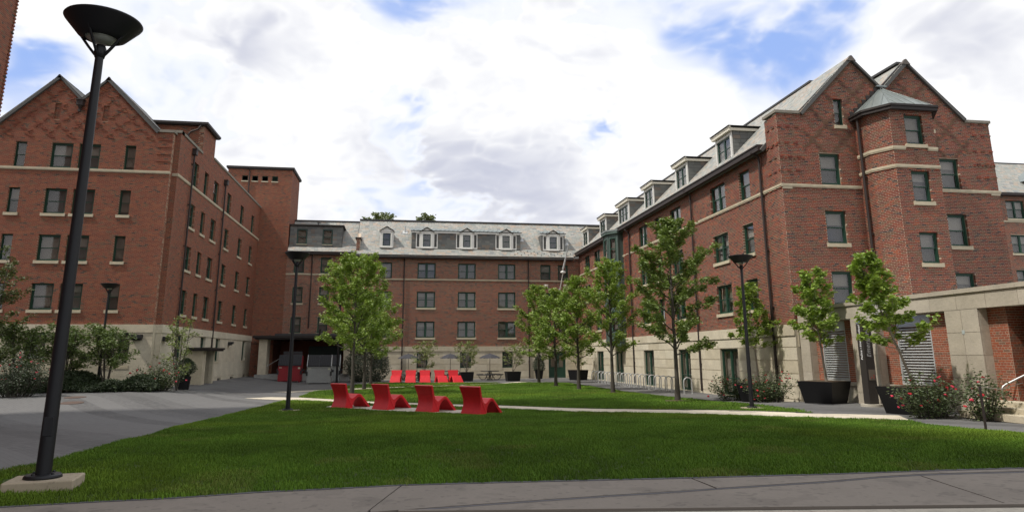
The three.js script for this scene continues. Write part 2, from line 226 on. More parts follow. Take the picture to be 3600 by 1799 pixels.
function finish(B) { // the pieces that show largest as parts, the rest as one part
  for (const kind of ['brick', 'slate']) {
    const l = B.rows[kind]; if (!l.length) continue; const e = V(), eye = V().subVectors(EYE, B.p0);
    for (const b of l) b.d = e.setFromMatrixPosition(b[0]).distanceTo(eye); l.sort((p, q) => p.d - q.d);
    l.slice(0, 290).forEach(([m, k, i]) => { const s = new THREE.Mesh(UNIT, toneMat(k, i)); s.name = kind; s.castShadow = s.receiveShadow = true; s.applyMatrix4(m); B.g.add(s); });
    const rest = l.slice(290); if (!rest.length) continue;
    const im = new THREE.InstancedMesh(UNIT, kind === 'brick' ? mat.brickW : mat.slateW, rest.length); im.name = kind + '_field'; im.userData.kind = 'stuff'; im.castShadow = im.receiveShadow = true; const c = new THREE.Color(), r = rng(3);
    rest.forEach(([m, k, i], n) => { im.setMatrixAt(n, m); const t = TONES[k][i].c, j = 0.9 + 0.2 * r(); im.setColorAt(n, c.setRGB(t[0] * j, t[1] * j, t[2] * j)); }); B.g.add(im);
  }
}
// ashlar: courses between heights, split into blocks, joints recessed
function ashlar(F, u0, u1, levels, holes, opt = {}) {
  const r = rng(opt.seed ?? 41), proj = opt.proj ?? 0.05, gap = opt.gap ?? 0.022, mats = opt.mats ?? [mat.stone, mat.stone, mat.stoneB, mat.stoneC], top = levels[levels.length - 1];
  partF(F, 'base_wall', mUV(slab([[u0, levels[0]], [u1, levels[0]], [u1, top - 0.005], [u0, top - 0.005]], holes, proj - 0.03, 0.35, 0.006)), mats[0]);
  for (let i = 0; i + 1 < levels.length; i++) {
    const a = levels[i], b = levels[i + 1], ledge = opt.ledge && i === levels.length - 2, vm = (a + b) / 2;
    for (const [p, q] of minus([[u0, u1]], holes, vm)) { const n = Math.max(1, Math.round((q - p) / (opt.len ?? 1.5))); let x = p; for (let k = 0; k < n; k++) { const e = k === n - 1 ? q : p + (q - p) * (k + 1) / n + (r() - 0.5) * 0.3; const w = proj + (ledge ? 0.045 : (r() - 0.5) * 0.004); partF(F, 'stone_block', mUV(box6(x + 0.003, e - 0.003, a + (i ? gap / 2 : 0), b - (ledge ? 0 : gap / 2), w - 0.06, w)), mats[Math.floor(r() * mats.length)]); x = e; } }
  }
}
function stringCourse(F, u0, u1, v0, v1, proj = 0.06, len = 1.25) { const n = Math.max(1, Math.round((u1 - u0) / len)); for (let i = 0; i < n; i++) { const a = u0 + (u1 - u0) * i / n, b = u0 + (u1 - u0) * (i + 1) / n; partF(F, 'string_stone', mUV(M(box6(a + 0.003, b - 0.003, v0 + 0.05, v1, -0.05, proj), box6(a + 0.003, b - 0.003, v0, v0 + 0.05, -0.05, proj * 0.7))), mat.trimStone); } }

// windows: frame, sashes, panes, blind and sill
const geoCache = {};
const keep = (k, f) => geoCache[k] ??= f();
const ringGeo = (x0, x1, y0, y1, t, z0, z1) => M(box6(x0, x0 + t, y0, y1, z0, z1), box6(x1 - t, x1, y0, y1, z0, z1), box6(x0 + t, x1 - t, y0, y0 + t, z0, z1), box6(x0 + t, x1 - t, y1 - t, y1, z0, z1));
let blindCount = 0;
function win(F, [u0, u1, v0, v1], o = {}) {
  const w = +(u1 - u0).toFixed(2), h = +(v1 - v0).toFixed(2), pair = o.pair ?? 1, rec = o.recess ?? 0.1, g = new THREE.Group(), key = [w, h, pair, o.split, o.thin].join(), fr = o.mat ?? mat.green; g.name = o.door ? 'door' : 'window';
  const t = o.thin ? 0.045 : 0.07, mul = 0.12, cw = (w - 2 * t - (pair - 1) * mul) / pair, split = o.split ?? 0.5;
  const cells = []; for (let i = 0; i < pair; i++) { const a = -w / 2 + t + i * (cw + mul); cells.push([a, a + cw]); }
  const ys = h * split;
  const add = (n, ge, m) => { const x = mesh(n, ge, m, g); return x; };
  add('frame', keep('f' + key, () => M(ringGeo(-w / 2, w / 2, 0, h, t, -0.11, 0), ...(pair > 1 ? cells.slice(1).map(([a]) => box6(a - mul, a, t, h - t, -0.11, 0.004)) : []))), fr);
  cells.forEach(([a, b], i) => {
    const s = o.thin ? 0.03 : 0.045;
    for (const [y0, y1, z, n] of [[t, ys + 0.02, -0.05, 'lower_sash'], [ys - 0.02, h - t, -0.025, 'upper_sash']]) {
      add(n, keep(n + key + i, () => ringGeo(a, b, y0, y1, s, z - 0.035, z)), fr);
      add('pane', keep('p' + n + key + i, () => box6(a + s, b - s, y0 + s, y1 - s, z - 0.02, z - 0.016)), mat.glass);
    }
  });
  blindCount++; const bv = Math.floor(hash3(blindCount, 5, 9) * 7);
  add('curtain', keep('b' + key, () => box6(-w / 2 - 0.02, w / 2 + 0.02, -0.01, h + 0.02, -0.24, -0.23)), o.blind ?? [mat.blind, mat.blindB, mat.blind, mat.blindC, mat.blindB, mat.blind, mat.blindB][bv]);
  if (!o.door) for (let i = 0; i < pair; i++) { const f = [0.5, 0, 0.32, 0.62, 0.5, 0.85, 0.42][(bv + (i && hash3(blindCount, 2, 3) > 0.6 ? 2 : 0)) % 7]; if (f) add('roller_shade', keep('r' + key + f + i, () => box6(cells[i][0], cells[i][1], h * (1 - f), h, -0.17, -0.165)), bv % 2 ? mat.blindC : mat.shade); }
  if (o.sill !== false) { const e = o.sillLug ?? 0.07; add('sill', keep('s' + key + rec, () => mUV(M(box6(-w / 2 - e, w / 2 + e, -0.15, -0.03, -0.05, rec + 0.07), box6(-w / 2 + 0.002, w / 2 - 0.002, -0.03, 0.004, -0.05, rec + 0.055), box6(-w / 2 - e, -w / 2 - 0.003, -0.03, 0.02, rec - 0.02, rec + 0.068), box6(w / 2 + 0.003, w / 2 + e, -0.03, 0.02, rec - 0.02, rec + 0.068)))), mat.trimStone); }
  return place(F, g, (u0 + u1) / 2, v0, -rec);
}
function downspout(F, u, v0, v1, o = {}) { const r = 0.055, l = [cyl(r, r, v1 - v0, 8, u, v0, 0.11)]; for (let v = v0 + 1.4; v < v1; v += 2.5) l.push(bx(0.16, 0.06, 0.13, u, v, 0.06)); if (o.box) l.push(bx(0.34, 0.3, 0.24, u, v1 + 0.1, 0.13), bx(0.42, 0.07, 0.28, u, v1 + 0.28, 0.14)); else l.push(tube([V(u, v1 - 0.05, 0.11), V(u, v1 + 0.1, 0.16), V(u - 0.1, v1 + 0.3, 0.42)], r, 8)); partF(F, 'downspout', M(l), mat.copper); }

// ---------------------------------------------------------------- right wing
const P2 = Math.PI / 2;
const K = 1.02, CS = 1 / Math.hypot(1, K);                       // roof pitch of all wings
{
  const B = building('dormitory_wing', 'brown brick dormitory wing with twin gables, a brick oriel and a row of shed dormers', 'building', V(16, 0, -44));
  const zg = -26.74, FG = frame(B, V(0, 0, zg), 0), FS = frame(B, V(16, 0, 0), -P2);
  // side facade
  const rowsV = [[9.22, 10.63], [6.6, 8.03], [4.0, 5.42]];
  const cols = [[-30.55, -29.5, 1], [-33.76, -32.07, 2], [-39.49, -37.85, 2], [-42.1, -41.1, 1], [-45.27, -43.65, 2], [-56.8, -55.12, 2], [-60.0, -58.35, 2]];
  const holes = []; for (const [a, b] of cols) for (const [c, d] of rowsV) holes.push([a, b, c, d]);
  const dent = (u, v, row, k) => (v > 9.02 && v < 9.085 && k % 2 === 0) || (v > 10.95 && v < 11.02 && k % 2 === 0) ? { w: 0.035 } : (u > -48.45 && u < -47.3 ? { w: 0.06 } : (u > -27.75 && [11.8, 11.05, 10.4, 9.8].some((q) => Math.abs(v - q) < 0.036) && k % 2 ? { w: 0.035 } : null));
  brickWall(FS, [[-62.2, 3.22], [zg - 0.003, 3.22], [zg - 0.003, 12.35], [-27.75, 12.35], [-27.75, 11.25], [-62.2, 11.25]], [...holes, [-51.3, -48.95, 3.3, 11.2]], 'R', mat.mortarR, { proud: dent });
  for (const [a, b, n] of cols) rowsV.forEach(([c, d], i) => win(FS, [a, b, c, d], { pair: n, sill: i > 0, mat: mat.green }));
  stringCourse(FS, -62.1, -51.32, 9.07, 9.21); stringCourse(FS, -48.9, zg + 0.058, 9.07, 9.21);
  const doors = [[-33.77, -31.83], [-39.2, -37.53], [-45.24, -43.33], [-51.62, -49.63], [-56.67, -54.79]].map(([a, b]) => [a, b, 0.06, 2.26]);
  ashlar(FS, -62.1, zg + 0.05, [-0.05, 0.19, 0.71, 1.22, 1.75, 2.29, 2.74, 3.22], doors, { ledge: true, len: 2.0, seed: 4, gap: 0.03, mats: [mat.stone, mat.stone, mat.stoneB, mat.stone, mat.stoneC] });
  for (const d of doors) win(FS, d, { pair: 2, split: 0.36, door: true, sill: false, recess: 0.06, mat: mat.green, blind: mat.blindC });
  for (const [u, t] of [[-28.3, 10.75], [-36.12, 10.8], [-47.15, 10.55]]) downspout(FS, u, 0.1, t);
  partF(FS, 'gutter', M(box6(-62.3, -27.75, 10.98, 11.2, 0.08, 0.42), box6(-62.3, -27.75, 11.2, 11.26, -0.1, 0.46)), mat.copper);
  // gable facade
  const gl = []; for (const [c, d] of [[9.23, 10.65], [6.62, 8.06], [4.0, 5.43]]) gl.push([17.9, 18.86, c, d], [23.82, 24.77, c, d]); gl.push([18.85, 19.3, 11.97, 13.25], [23.26, 23.71, 11.97, 13.25]);
  const gp = [[16.003, 3.22], [26.65, 3.22], [26.65, 12.42], [25.41, 12.42], [22.68, 15.12], [21.28, 13.74], [19.9, 15.12], [17.2, 12.42], [16.003, 12.42]];
  const diaper = (u, v, row, k, t, r) => {
    if (v > 9.02 && v < 9.085 && k % 2 === 0) return { w: 0.035 };
    if ((u < 17.2 || u > 25.4) && v > 9.4 && [12.35, 11.8, 11.05, 10.4, 9.8].some((q) => Math.abs(v - q) < 0.04)) return k % 2 ? { w: 0.04 } : null;
    if (v > 10.7 && u > 17.2 && u < 25.4) { const c = u - 21.28, p = ((c + v * 1) / 1.5) % 1, q = ((c - v * 1) / 1.5 + 40) % 1; if (p < 0.14 || q < 0.14) return { t: r() < 0.75 ? 3 : 5, w: 0.012 }; } return null;
  };
  brickWall(FG, gp, [...gl, [19.85, 22.7, 3.3, 12.3]], 'R', mat.mortarR, { proud: diaper });
  gl.forEach((h, i) => win(FG, h, { sill: !(i < 2), recess: 0.12, thin: i > 5 }));
  stringCourse(FG, 16.06, 19.78, 9.06, 9.2); stringCourse(FG, 22.78, 26.71, 9.06, 9.2);
  partF(FG, 'string_stone', M(box6(16.003, 16.45, 8.98, 9.058, -0.02, 0.04), box6(26.2, 26.66, 8.98, 9.058, -0.02, 0.04)), mat.trimStone);
  ashlar(FG, 16.06, 26.7, [-0.1, 0.7, 1.5, 2.29, 3.22], [], { ledge: true, seed: 6 });
  partF(FG, 'coping', mUV(M(box6(15.93, 17.22, 12.425, 12.55, -1.05, 0.07))), mat.coping); partF(FG, 'coping', mUV(box6(25.39, 26.72, 12.425, 12.55, -1.05, 0.07)), mat.coping);
  const rake = (x0, y0, x1, y1) => { const l = Math.hypot(x1 - x0, y1 - y0), a = Math.atan2(y1 - y0, x1 - x0); return bx(l + 0.04, 0.1, 0.14, 0, 0, 0, 0, 0, a).translate((x0 + x1) / 2, (y0 + y1) / 2 + 0.06, 0.02); };
  for (const [a, b, c, d] of [[17.17, 12.5, 19.9, 15.2], [19.9, 15.2, 21.24, 13.86], [21.32, 13.86, 22.68, 15.2], [22.68, 15.2, 25.43, 12.5]]) partF(FG, 'verge_board', rake(a, b, c, d), mat.fascia);
  for (const x of [19.9, 22.68]) partF(FG, 'ridge_cap', mUV(new THREE.ExtrudeGeometry(shapeOf([[x - 0.22, 15.09], [x + 0.22, 15.09], [x + 0.04, 15.34], [x - 0.04, 15.34]]), { depth: 0.14, bevelEnabled: false }).translate(0, 0, 0.02)), std(0.13, 0.115, 0.1, 0.8));
  // brick side of the wing far away from the court, to close the volume
  partF(FS, 'back_wall', box6(-66, zg - 0.4, 0, 12.2, -10.7, -10.5), mat.mortarB);
  // roofs
  const e0 = V(15.68, 10.98 + 0.06, 0), up = V(CS, K * CS, 0), sm = (19.9 - 15.68) / CS, s1 = (17.1 - 15.68) / CS, Uz = V(0, 0, 1);
  const dz = [-33.1, -38.9, -44.7, -50.4, -56.1, -61.9];
  // U x S must point outwards (up-left), so u runs towards +z with the slope on the right
  slateRoof(B, e0, V(0, 0, 1), up, [[-62.1, 0], [-27.72, 0], [-27.72, s1], [zg + 0.12, s1], [zg + 0.12, sm], [-66.3, sm]], [], 'S', { seed: 12 });
  slateRoof(B, V(21.28, 13.84, 0), V(0, 0, 1), up, [[-50, 0], [zg + 0.12, 0], [zg + 0.12, 1.98], [-50, 1.98]], [], 'S', { seed: 13 });
  const dn = (x0, y0, x1, y1, z0, z1) => { const l = Math.hypot(x1 - x0, y1 - y0); return bx(l, 0.1, z1 - z0, 0, 0, 0, 0, 0, Math.atan2(y1 - y0, x1 - x0)).translate((x0 + x1) / 2 - B.p0.x, (y0 + y1) / 2, (z0 + z1) / 2 - B.p0.z); };
  mesh('roof_slope', M(dn(19.9, 15.24, 21.28, 13.84, -66, zg + 0.12), dn(22.68, 15.24, 25.35, 12.52, -66, zg + 0.12), dn(25.35, 12.52, 26.9, 10.95, -66, -27.8)), mat.under, B.g);
  mesh('ridge_cap', M(bx(0.3, 0.1, 36.5, 19.9 - 16, 15.33, -47.9 + 44), bx(0.3, 0.1, 23, 22.68 - 16, 15.33, -38.5 + 44)), mat.ridge, B.g);
  mesh('valley_gutter', bx(0.5, 0.06, 24, 21.28 - 16, 13.93, -38.6 + 44), mat.roofMetal, B.g);
  // shed dormers
  dz.forEach((z, i) => {
    const hw = i === 3 ? 1.3 : 0.92, d = new THREE.Group(); d.name = 'dormer'; d.position.set(0.65, 11.92, z + 44); B.g.add(d);      // local: -x is out of the roof
    const D = (n, g, m) => mesh(n, g, m, d);
    D('front', ((g) => g.rotateY(-P2))(slab([[-hw, -0.12], [hw, -0.12], [hw, 1.5], [-hw, 1.5]], [[-hw + 0.13, hw - 0.13, 0.1, 1.3]], 0, 0.16, 0)), mat.white);
    D('surround', ((g) => g.rotateY(-P2))(ringGeo(-hw + 0.02, hw - 0.02, -0.02, 1.42, 0.11, 0.001, 0.035)), mat.white);
    for (const s of [-1, 1]) { const sh = new THREE.Shape([[0.05, 0], [1.45, 1.43], [1.62, 1.5], [0.05, 1.5]].map(([a, b]) => new THREE.Vector2(a, b))); const ck = D('cheek', new THREE.ExtrudeGeometry(sh, { depth: 0.1, bevelEnabled: false }).translate(0, 0, s * (hw - 0.02) - 0.05), mat.under);
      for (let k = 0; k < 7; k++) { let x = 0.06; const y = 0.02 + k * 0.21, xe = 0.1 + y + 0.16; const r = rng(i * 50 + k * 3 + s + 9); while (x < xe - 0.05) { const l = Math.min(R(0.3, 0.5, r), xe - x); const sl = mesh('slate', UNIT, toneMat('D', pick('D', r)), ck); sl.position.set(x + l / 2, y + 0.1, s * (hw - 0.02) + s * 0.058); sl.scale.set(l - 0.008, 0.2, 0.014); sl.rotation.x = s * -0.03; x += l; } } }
    D('fascia', M(bx(0.16, 0.16, 2 * hw + 0.3, -0.1, 1.56, 0), bx(0.08, 0.08, 2 * hw + 0.42, -0.16, 1.66, 0), bx(1.9, 0.14, 0.08, 0.78, 1.56, hw + 0.1), bx(1.9, 0.14, 0.08, 0.78, 1.56, -hw - 0.1)), mat.whiteTan);
    D('roof', M(bx(2.3, 0.03, 2 * hw + 0.46, 0.9, 1.725, 0)), mat.ridge);
    const Fd = { B: { g: d }, m: new THREE.Matrix4().makeRotationY(-P2), rot: -P2 };
    const r = [-hw + 0.13, hw - 0.13, 0.1, 1.3], w = r[1] - r[0], n = i === 3 ? 3 : 2, mul = 0.1, cw = (w - 0.12 - (n - 1) * mul) / n, fr = [ringGeo(r[0], r[1], r[2], r[3], 0.06, -0.1, -0.03)], pn = [];
    for (let k = 0; k < n; k++) { const a = r[0] + 0.06 + k * (cw + mul); if (k) fr.push(box6(a - mul, a, r[2] + 0.06, r[3] - 0.06, -0.1, -0.028)); fr.push(ringGeo(a, a + cw, 0.16, 1.24, 0.035, -0.09, -0.045), box6(a + 0.035, a + cw - 0.035, 0.675, 0.72, -0.09, -0.043)); pn.push([a + 0.035, a + cw - 0.035]); }
    const wf = D('window_frame', M(fr).rotateY(-P2), mat.greenL);
    for (const [a, b] of pn) for (const [c, e] of [[0.195, 0.675], [0.72, 1.205]]) mesh('pane', box6(a, b, c, e, -0.075, -0.07).rotateY(-P2), mat.glass, wf);
    mesh('blind', box6(r[0], r[1], r[2], r[3], -0.21, -0.2).rotateY(-P2), mat.blindC, wf);
  });
  // brick oriel on the gable
  const zc = -25.09, oc = [[19.79, zg], [19.79, -25.94], [20.26, zc], [22.3, zc], [22.77, -25.94], [22.77, zg]], ow = [[20.93, 21.78, 10.68, 12.0], [20.93, 21.78, 8.18, 9.52], [20.93, 21.78, 5.6, 6.92], [20.93, 21.78, 3.6, 4.3]];
  for (let i = 0; i < 5; i++) {
    const [ax, az] = oc[i], [cx, cz] = oc[i + 1], l = Math.hypot(cx - ax, cz - az), rot = Math.atan2(-(cz - az), cx - ax), F = frame(B, V(ax, 0, az), rot), front = i === 2, hs = front ? ow.map(([a, b, c, d]) => [a - ax, b - ax, c, d]) : [];
    brickWall(F, [[-0.002, 3.3], [l + 0.002, 3.3], [l + 0.002, 12.28], [-0.002, 12.28]], hs, 'R', mat.mortarR, { depth: 0.2, seed: 60 + i, proud: (u, v, row, k) => (v > 9.58 && v < 9.65 && k % 2 === 0) ? { w: 0.03 } : null });
    if (front) hs.forEach((h, k) => win(F, h, { recess: 0.1, sill: k < 3 }));
    if (front) { stringCourse(F, -0.02, 0.55, 10.42, 10.58, 0.06, 9); stringCourse(F, 1.58, l + 0.02, 10.42, 10.58, 0.06, 9); partF(F, 'string_stone', mUV(box6(0.56, 1.57, 10.53, 10.66, -0.03, 0.075)), mat.trimStone); }
    else stringCourse(F, -0.02, l + 0.02, 10.42, 10.58, 0.06, 9);
    stringCourse(F, -0.02, l + 0.02, 9.63, 9.78, 0.06, 1.4);
    if (front) { const ui = 1.04, vi = 10.1; for (const [dx, dy, w, h] of [[-0.065, 0.065, 0.24, 0.1], [0.065, 0.065, 0.1, 0.24], [0.065, -0.065, 0.24, 0.1], [-0.065, -0.065, 0.1, 0.24]]) { const t = partF(F, 'tile', bx(w, h, 0.03, 0, 0, 0), std(0.19, 0.095, 0.06, 0.8)); t.rotation.z = Math.PI / 4; t.position.add(V((dx - dy) * 0.78, 0, 0).applyAxisAngle(V(0, 1, 0), rot)).add(V(ui, vi + (dx + dy) * 0.78, 0.002).applyAxisAngle(V(0, 1, 0), rot)); } }
  }
  { const ap = V(21.28, 13.86, zg + 0.02), ov = 0.22, q = [[19.79 - ov, zg], [19.79 - ov, -25.85], [20.2, zc + ov], [22.36, zc + ov], [22.77 + ov, -25.85], [22.77 + ov, zg]].map(([x, z]) => V(x, 12.36, z));
    for (let i = 0; i < 5; i++) { const a = q[i], b = q[i + 1], n = V().crossVectors(V().subVectors(b, a), V().subVectors(ap, a)).normalize(), g = new THREE.BufferGeometry().setFromPoints([a, b, ap, ...[a, b, ap].map((p) => p.clone().addScaledVector(n, -0.05))].map((p) => p.clone().sub(B.p0))); g.setIndex([0, 1, 2, 3, 5, 4, 0, 3, 4, 0, 4, 1, 1, 4, 5, 1, 5, 2, 2, 5, 3, 2, 3, 0]); const ng = g.toNonIndexed(); ng.computeVertexNormals(); ng.setAttribute('uv', new THREE.Float32BufferAttribute(new Float32Array(ng.attributes.position.count * 2), 2)); const pnl = mesh('roof_panel', mUV(ng), mat.roofMetal, B.g);
      const len = a.distanceTo(b), ns = Math.max(1, Math.round(len / 0.45)); for (let k = 0; k <= ns; k++) { const f = k / ns, s = a.clone().lerp(b, f), e = s.clone().lerp(ap, k === 0 || k === ns ? 0.97 : 0.62 - 0.35 * Math.abs(f - 0.5)); if (k && k < ns) { const m = a.clone().lerp(b, 0.5), dir = ap.clone().sub(m).normalize(); const tl = (1 - Math.abs(f - 0.5) * 2) * ap.distanceTo(m) * 0.97; e.copy(s).addScaledVector(dir, Math.max(0.15, tl)); } mesh('seam', tube([s, e].map((p) => p.clone().addScaledVector(n, 0.012).sub(B.p0)), 0.016, 5), mat.roofMetal, pnl); } }
    for (let i = 0; i < 5; i++) { const a = q[i], b = q[i + 1], F = frame(B, a, Math.atan2(-(b.z - a.z), b.x - a.x)); partF(F, 'eave_board', M(box6(-0.03, a.distanceTo(b) + 0.03, -0.2, 0.02, -0.12, 0.04), box6(-0.03, a.distanceTo(b) + 0.03, -0.06, 0.03, 0.04, 0.09)), mat.fascia); }
    // stepped flashing up the gable
    const st = []; for (let i = 0; i < 7; i++) st.push(box6(19.6 + i * 0.225, 19.86 + i * 0.225, 12.3 + i * 0.215, 12.62 + i * 0.215, 0.012, 0.03)); partF(FG, 'flashing', M(st), mat.fascia);
    const Fd = frame(B, V(19.79 - 0.02, 0, -26.35), -P2); partF(Fd, 'downspout', M(cyl(0.055, 0.055, 8.4, 8, 0, 3.8, 0.12), bx(0.16, 0.06, 0.12, 0, 9.5, 0.06), bx(0.16, 0.06, 0.12, 0, 7, 0.06)), mat.copper);
  }
  // green metal bay on the side facade
  { const pc = [[16, -48.9], [15.6, -48.9], [15.05, -49.6], [15.05, -50.7], [15.6, -51.4], [16, -51.4]].reverse(), lv = [[2.95, 5.55], [5.55, 8.15], [8.15, 10.98]];
    const bay = new THREE.Group(); bay.name = 'bay_window'; bay.position.set(0, 0, 0); B.g.add(bay);
    for (let i = 0; i < 5; i++) { const [ax, az] = pc[i], [cx, cz] = pc[i + 1], l = Math.hypot(cx - ax, cz - az), rot = Math.atan2(-(cz - az), cx - ax), mm = new THREE.Matrix4().makeTranslation(ax - 16, 0, az + 44).multiply(new THREE.Matrix4().makeRotationY(rot));
      const hs = i > 0 && i < 4 ? lv.map(([c, d]) => [0.17, l - 0.17, c + 0.75, d - 0.42]) : [];
      const add = (n, g, m) => { const x = mesh(n, g.applyMatrix4(mm), m, bay); return x; };
      add('panel', slab([[0, 2.7], [l, 2.7], [l, 10.95], [0, 10.95]], hs, 0, 0.08, 0), mat.greenPatina);
      for (const [a, b, c, d] of hs) { add('window_frame', M(ringGeo(a, b, c, d, 0.055, -0.07, 0.02), box6(a, b, (c + d) / 2 - 0.03, (c + d) / 2 + 0.03, -0.06, 0.012)), mat.green); add('pane', box6(a + 0.05, b - 0.05, c + 0.05, d - 0.05, -0.04, -0.035), mat.glass); add('blind', box6(a, b, c, d, -0.16, -0.15), mat.blind); }
      add('band', M(...lv.map(([c]) => box6(-0.04, l + 0.04, c, c + 0.09, -0.02, 0.09)), ...lv.map(([c]) => box6(-0.03, l + 0.03, c + 0.09, c + 0.17, -0.02, 0.05)), box6(-0.02, 0.05, 2.8, 10.9, -0.02, 0.035), box6(l - 0.05, l + 0.02, 2.8, 10.9, -0.02, 0.034), box6(-0.06, l + 0.06, 10.86, 11.05, -0.05, 0.16)), mat.greenPatina); }
    mesh('roof', M(new THREE.ExtrudeGeometry(new THREE.Shape([[0.2, -48.7], [-0.45, -48.72], [-1.15, -49.5], [-1.15, -50.8], [-0.45, -51.6], [0.2, -51.6]].map(([a, b]) => new THREE.Vector2(a, -(b + 44)))), { depth: 0.12, bevelEnabled: false }).rotateX(-P2).translate(0, 11.05, 0)), mat.roofMetal, bay);
    mesh('soffit', box6(-0.9, 0, 2.62, 2.7, -51.3 + 44, -49 + 44), mat.greenPatina, bay);
  }
  finish(B);
}

// ---------------------------------------------------------------- left wing
{
  const B = building('dormitory_wing', 'red brick dormitory wing with twin gables in diamond brickwork and narrow green windows', 'building', V(-18, 0, -50));
  const zg = -40, xs = -13, FG = frame(B, V(0, 0, zg), 0), FR = frame(B, V(0, 0, zg - 0.45), 0), FS = frame(B, V(xs, 0, 0), P2);
  const rowsV = [[12.2, 13.62], [9.62, 11.03], [7.04, 8.46], [4.44, 5.87]], cols = [[-21.36, -20.8], [-19.54, -18.44], [-18.13, -17.02], [-15.74, -15.18]], holes = [];
  for (const [a, b] of cols) for (const [c, d] of rowsV) holes.push([a, b, c, d]);
  const gp = [[-23.4, 3.7], [-13.28, 3.7], [-13.28, 14.46], [-14.1, 14.46], [-17.02, 17.38], [-18.31, 16.08], [-19.61, 17.38], [-22.53, 14.46], [-23.4, 14.46]];
  const proud = (u, v, row, k) => {
    
    if (v > 13.9 && u > -22.6 && u < -14.1) { const c = u + 18.31, p = (((c + v) / 1.05) % 1 + 1) % 1, q = (((c - v) / 1.05) % 1 + 1) % 1; if (p < 0.1 || q < 0.1) return { w: 0.03 }; }
    if (u > -14.15 && v > 12.4 && [14.05, 13.62, 13.2, 12.8].some((q) => Math.abs(v - q) < 0.036)) return { w: 0.03 };
    if (u > -22.6 && Math.abs(v - 13.66) < 0.036) return { w: 0.004 }; return null;
  };
  const blindP = [[-19.66, -19.34, 14.98, 15.9], [-17.14, -16.82, 14.98, 15.9]]; brickWall(FG, gp, [...holes, ...blindP], 'L', mat.mortarL, { proud, seed: 71 });
  const FB = frame(B, V(0, 0, zg - 0.07), 0); for (const [a, b, c, d] of blindP) brickWall(FB, [[a - 0.05, c - 0.05], [b + 0.05, c - 0.05], [b + 0.05, d + 0.05], [a - 0.05, d + 0.05]], [], 'L', mat.mortarL, { seed: 70, depth: 0.1 });
  for (const h of holes) win(FG, h, { sill: h[2] < 12, recess: 0.12, thin: h[1] - h[0] < 0.7 });
  stringCourse(FG, -23.4, -13.24, 12.03, 12.19);
  brickWall(FR, [[-13.4, 3.7], [xs - 0.003, 3.7], [xs - 0.003, 14.6], [-13.4, 14.6]], [], 'L', mat.mortarL, { seed: 72 });
  stringCourse(FR, -13.27, xs + 0.058, 12.03, 12.19);
  partF(FG, 'coping', mUV(box6(-14.16, -13.2, 14.465, 14.62, -0.6, 0.08)), mat.coping); partF(FR, 'coping', mUV(box6(-13.3, xs + 0.06, 14.605, 14.76, -0.4, 0.07)), mat.coping);
  // pier return
  const FP = frame(B, V(-13.28, 0, 0), P2); brickWall(FP, [[40.003, 3.7], [40.45, 3.7], [40.45, 14.46], [40.003, 14.46]], [], 'L', mat.mortarL, { seed: 73 });
  const bw = [[-21.4, -20.75, 1.54, 3.25], [-19.4, -18.44, 1.54, 3.25], [-18.1, -17.1, 1.54, 3.25], [-15.72, -15.2, 1.54, 3.25], [-14.92, -14.35, 1.54, 3.25]];
  ashlar(FG, -23.4, -13.23, [-0.2, 0.35, 1.0, 1.92, 2.9, 3.27, 3.7], bw, { ledge: true, len: 1.7, seed: 8, gap: 0.014, mats: [mat.stone, mat.stoneC, mat.stone, mat.stone] });
  for (const h of bw) win(FG, h, { recess: 0.1, thin: h[1] - h[0] < 0.7 });
  ashlar(FR, -13.4, xs + 0.05, [-0.2, 0.35, 1.0, 1.92, 2.9, 3.27, 3.7], [], { ledge: true, seed: 9 });
  // side facade: u is distance into the picture
  const zc = [[43.05, 44.35], [45.7, 46.6], [48.0, 49.25], [51.7, 52.9], [55.95, 57.15], [60.0, 61.15]], sv = [[12.24, 13.75], [9.66, 11.1], [7.07, 8.49], [4.44, 5.88]], hs = [];
  for (const [a, b] of zc) for (const [c, d] of sv) hs.push([a, b, c, d]);
  brickWall(FS, [[40.453, 3.72], [63.5, 3.72], [63.5, 15.0], [47.45, 15.0], [47.45, 16.5], [44.7, 16.5], [44.7, 14.6], [40.453, 14.6]], hs, 'L', mat.mortarL, { seed: 74 });
  for (const h of hs) win(FS, h, { sill: h[2] < 12, recess: 0.12, thin: h[1] - h[0] < 1 });
  stringCourse(FS, 40.4, 63.4, 12.05, 12.2);
  partF(FS, 'coping', mUV(box6(40.4, 44.7, 14.605, 14.75, -0.4, 0.06)), mat.coping); partF(FS, 'coping', mUV(box6(47.45, 63.3, 15.005, 15.15, -0.4, 0.06)), mat.coping);
  const sb = [[43.03, 44.27, 1.68, 3.22], [47.96, 49.12, 1.68, 3.22], [51.7, 52.9, 1.68, 3.22], [60.05, 61.2, 1.68, 3.22]], vents = [[53.0, 54.0, 0.1, 0.5], [56.75, 57.8, 0.1, 0.5], [61.1, 62.1, 0.1, 0.5]];
  ashlar(FS, 40.4, 63.4, [-0.1, 0.62, 1.62, 2.62, 3.27, 3.72], [...sb, ...vents], { ledge: true, len: 2.2, seed: 10, gap: 0.01, mats: [mat.stoneB, mat.stone, mat.stoneB, mat.stoneB] });
  for (const h of sb) win(FS, h, { recess: 0.1 });
  for (const [a, b, c, d] of vents) partF(FS, 'vent', M(box6(a, b, c, d, -0.2, -0.15), ...[0, 1, 2, 3].map((i) => bx(b - a, 0.02, 0.06, (a + b) / 2, c + 0.06 + i * 0.1, -0.1, 0.6))), mat.iron);
  downspout(FS, 42.85, 2.0, 14.05, { box: true }); downspout(FS, 50.55, 2.6, 14.05, { box: true });
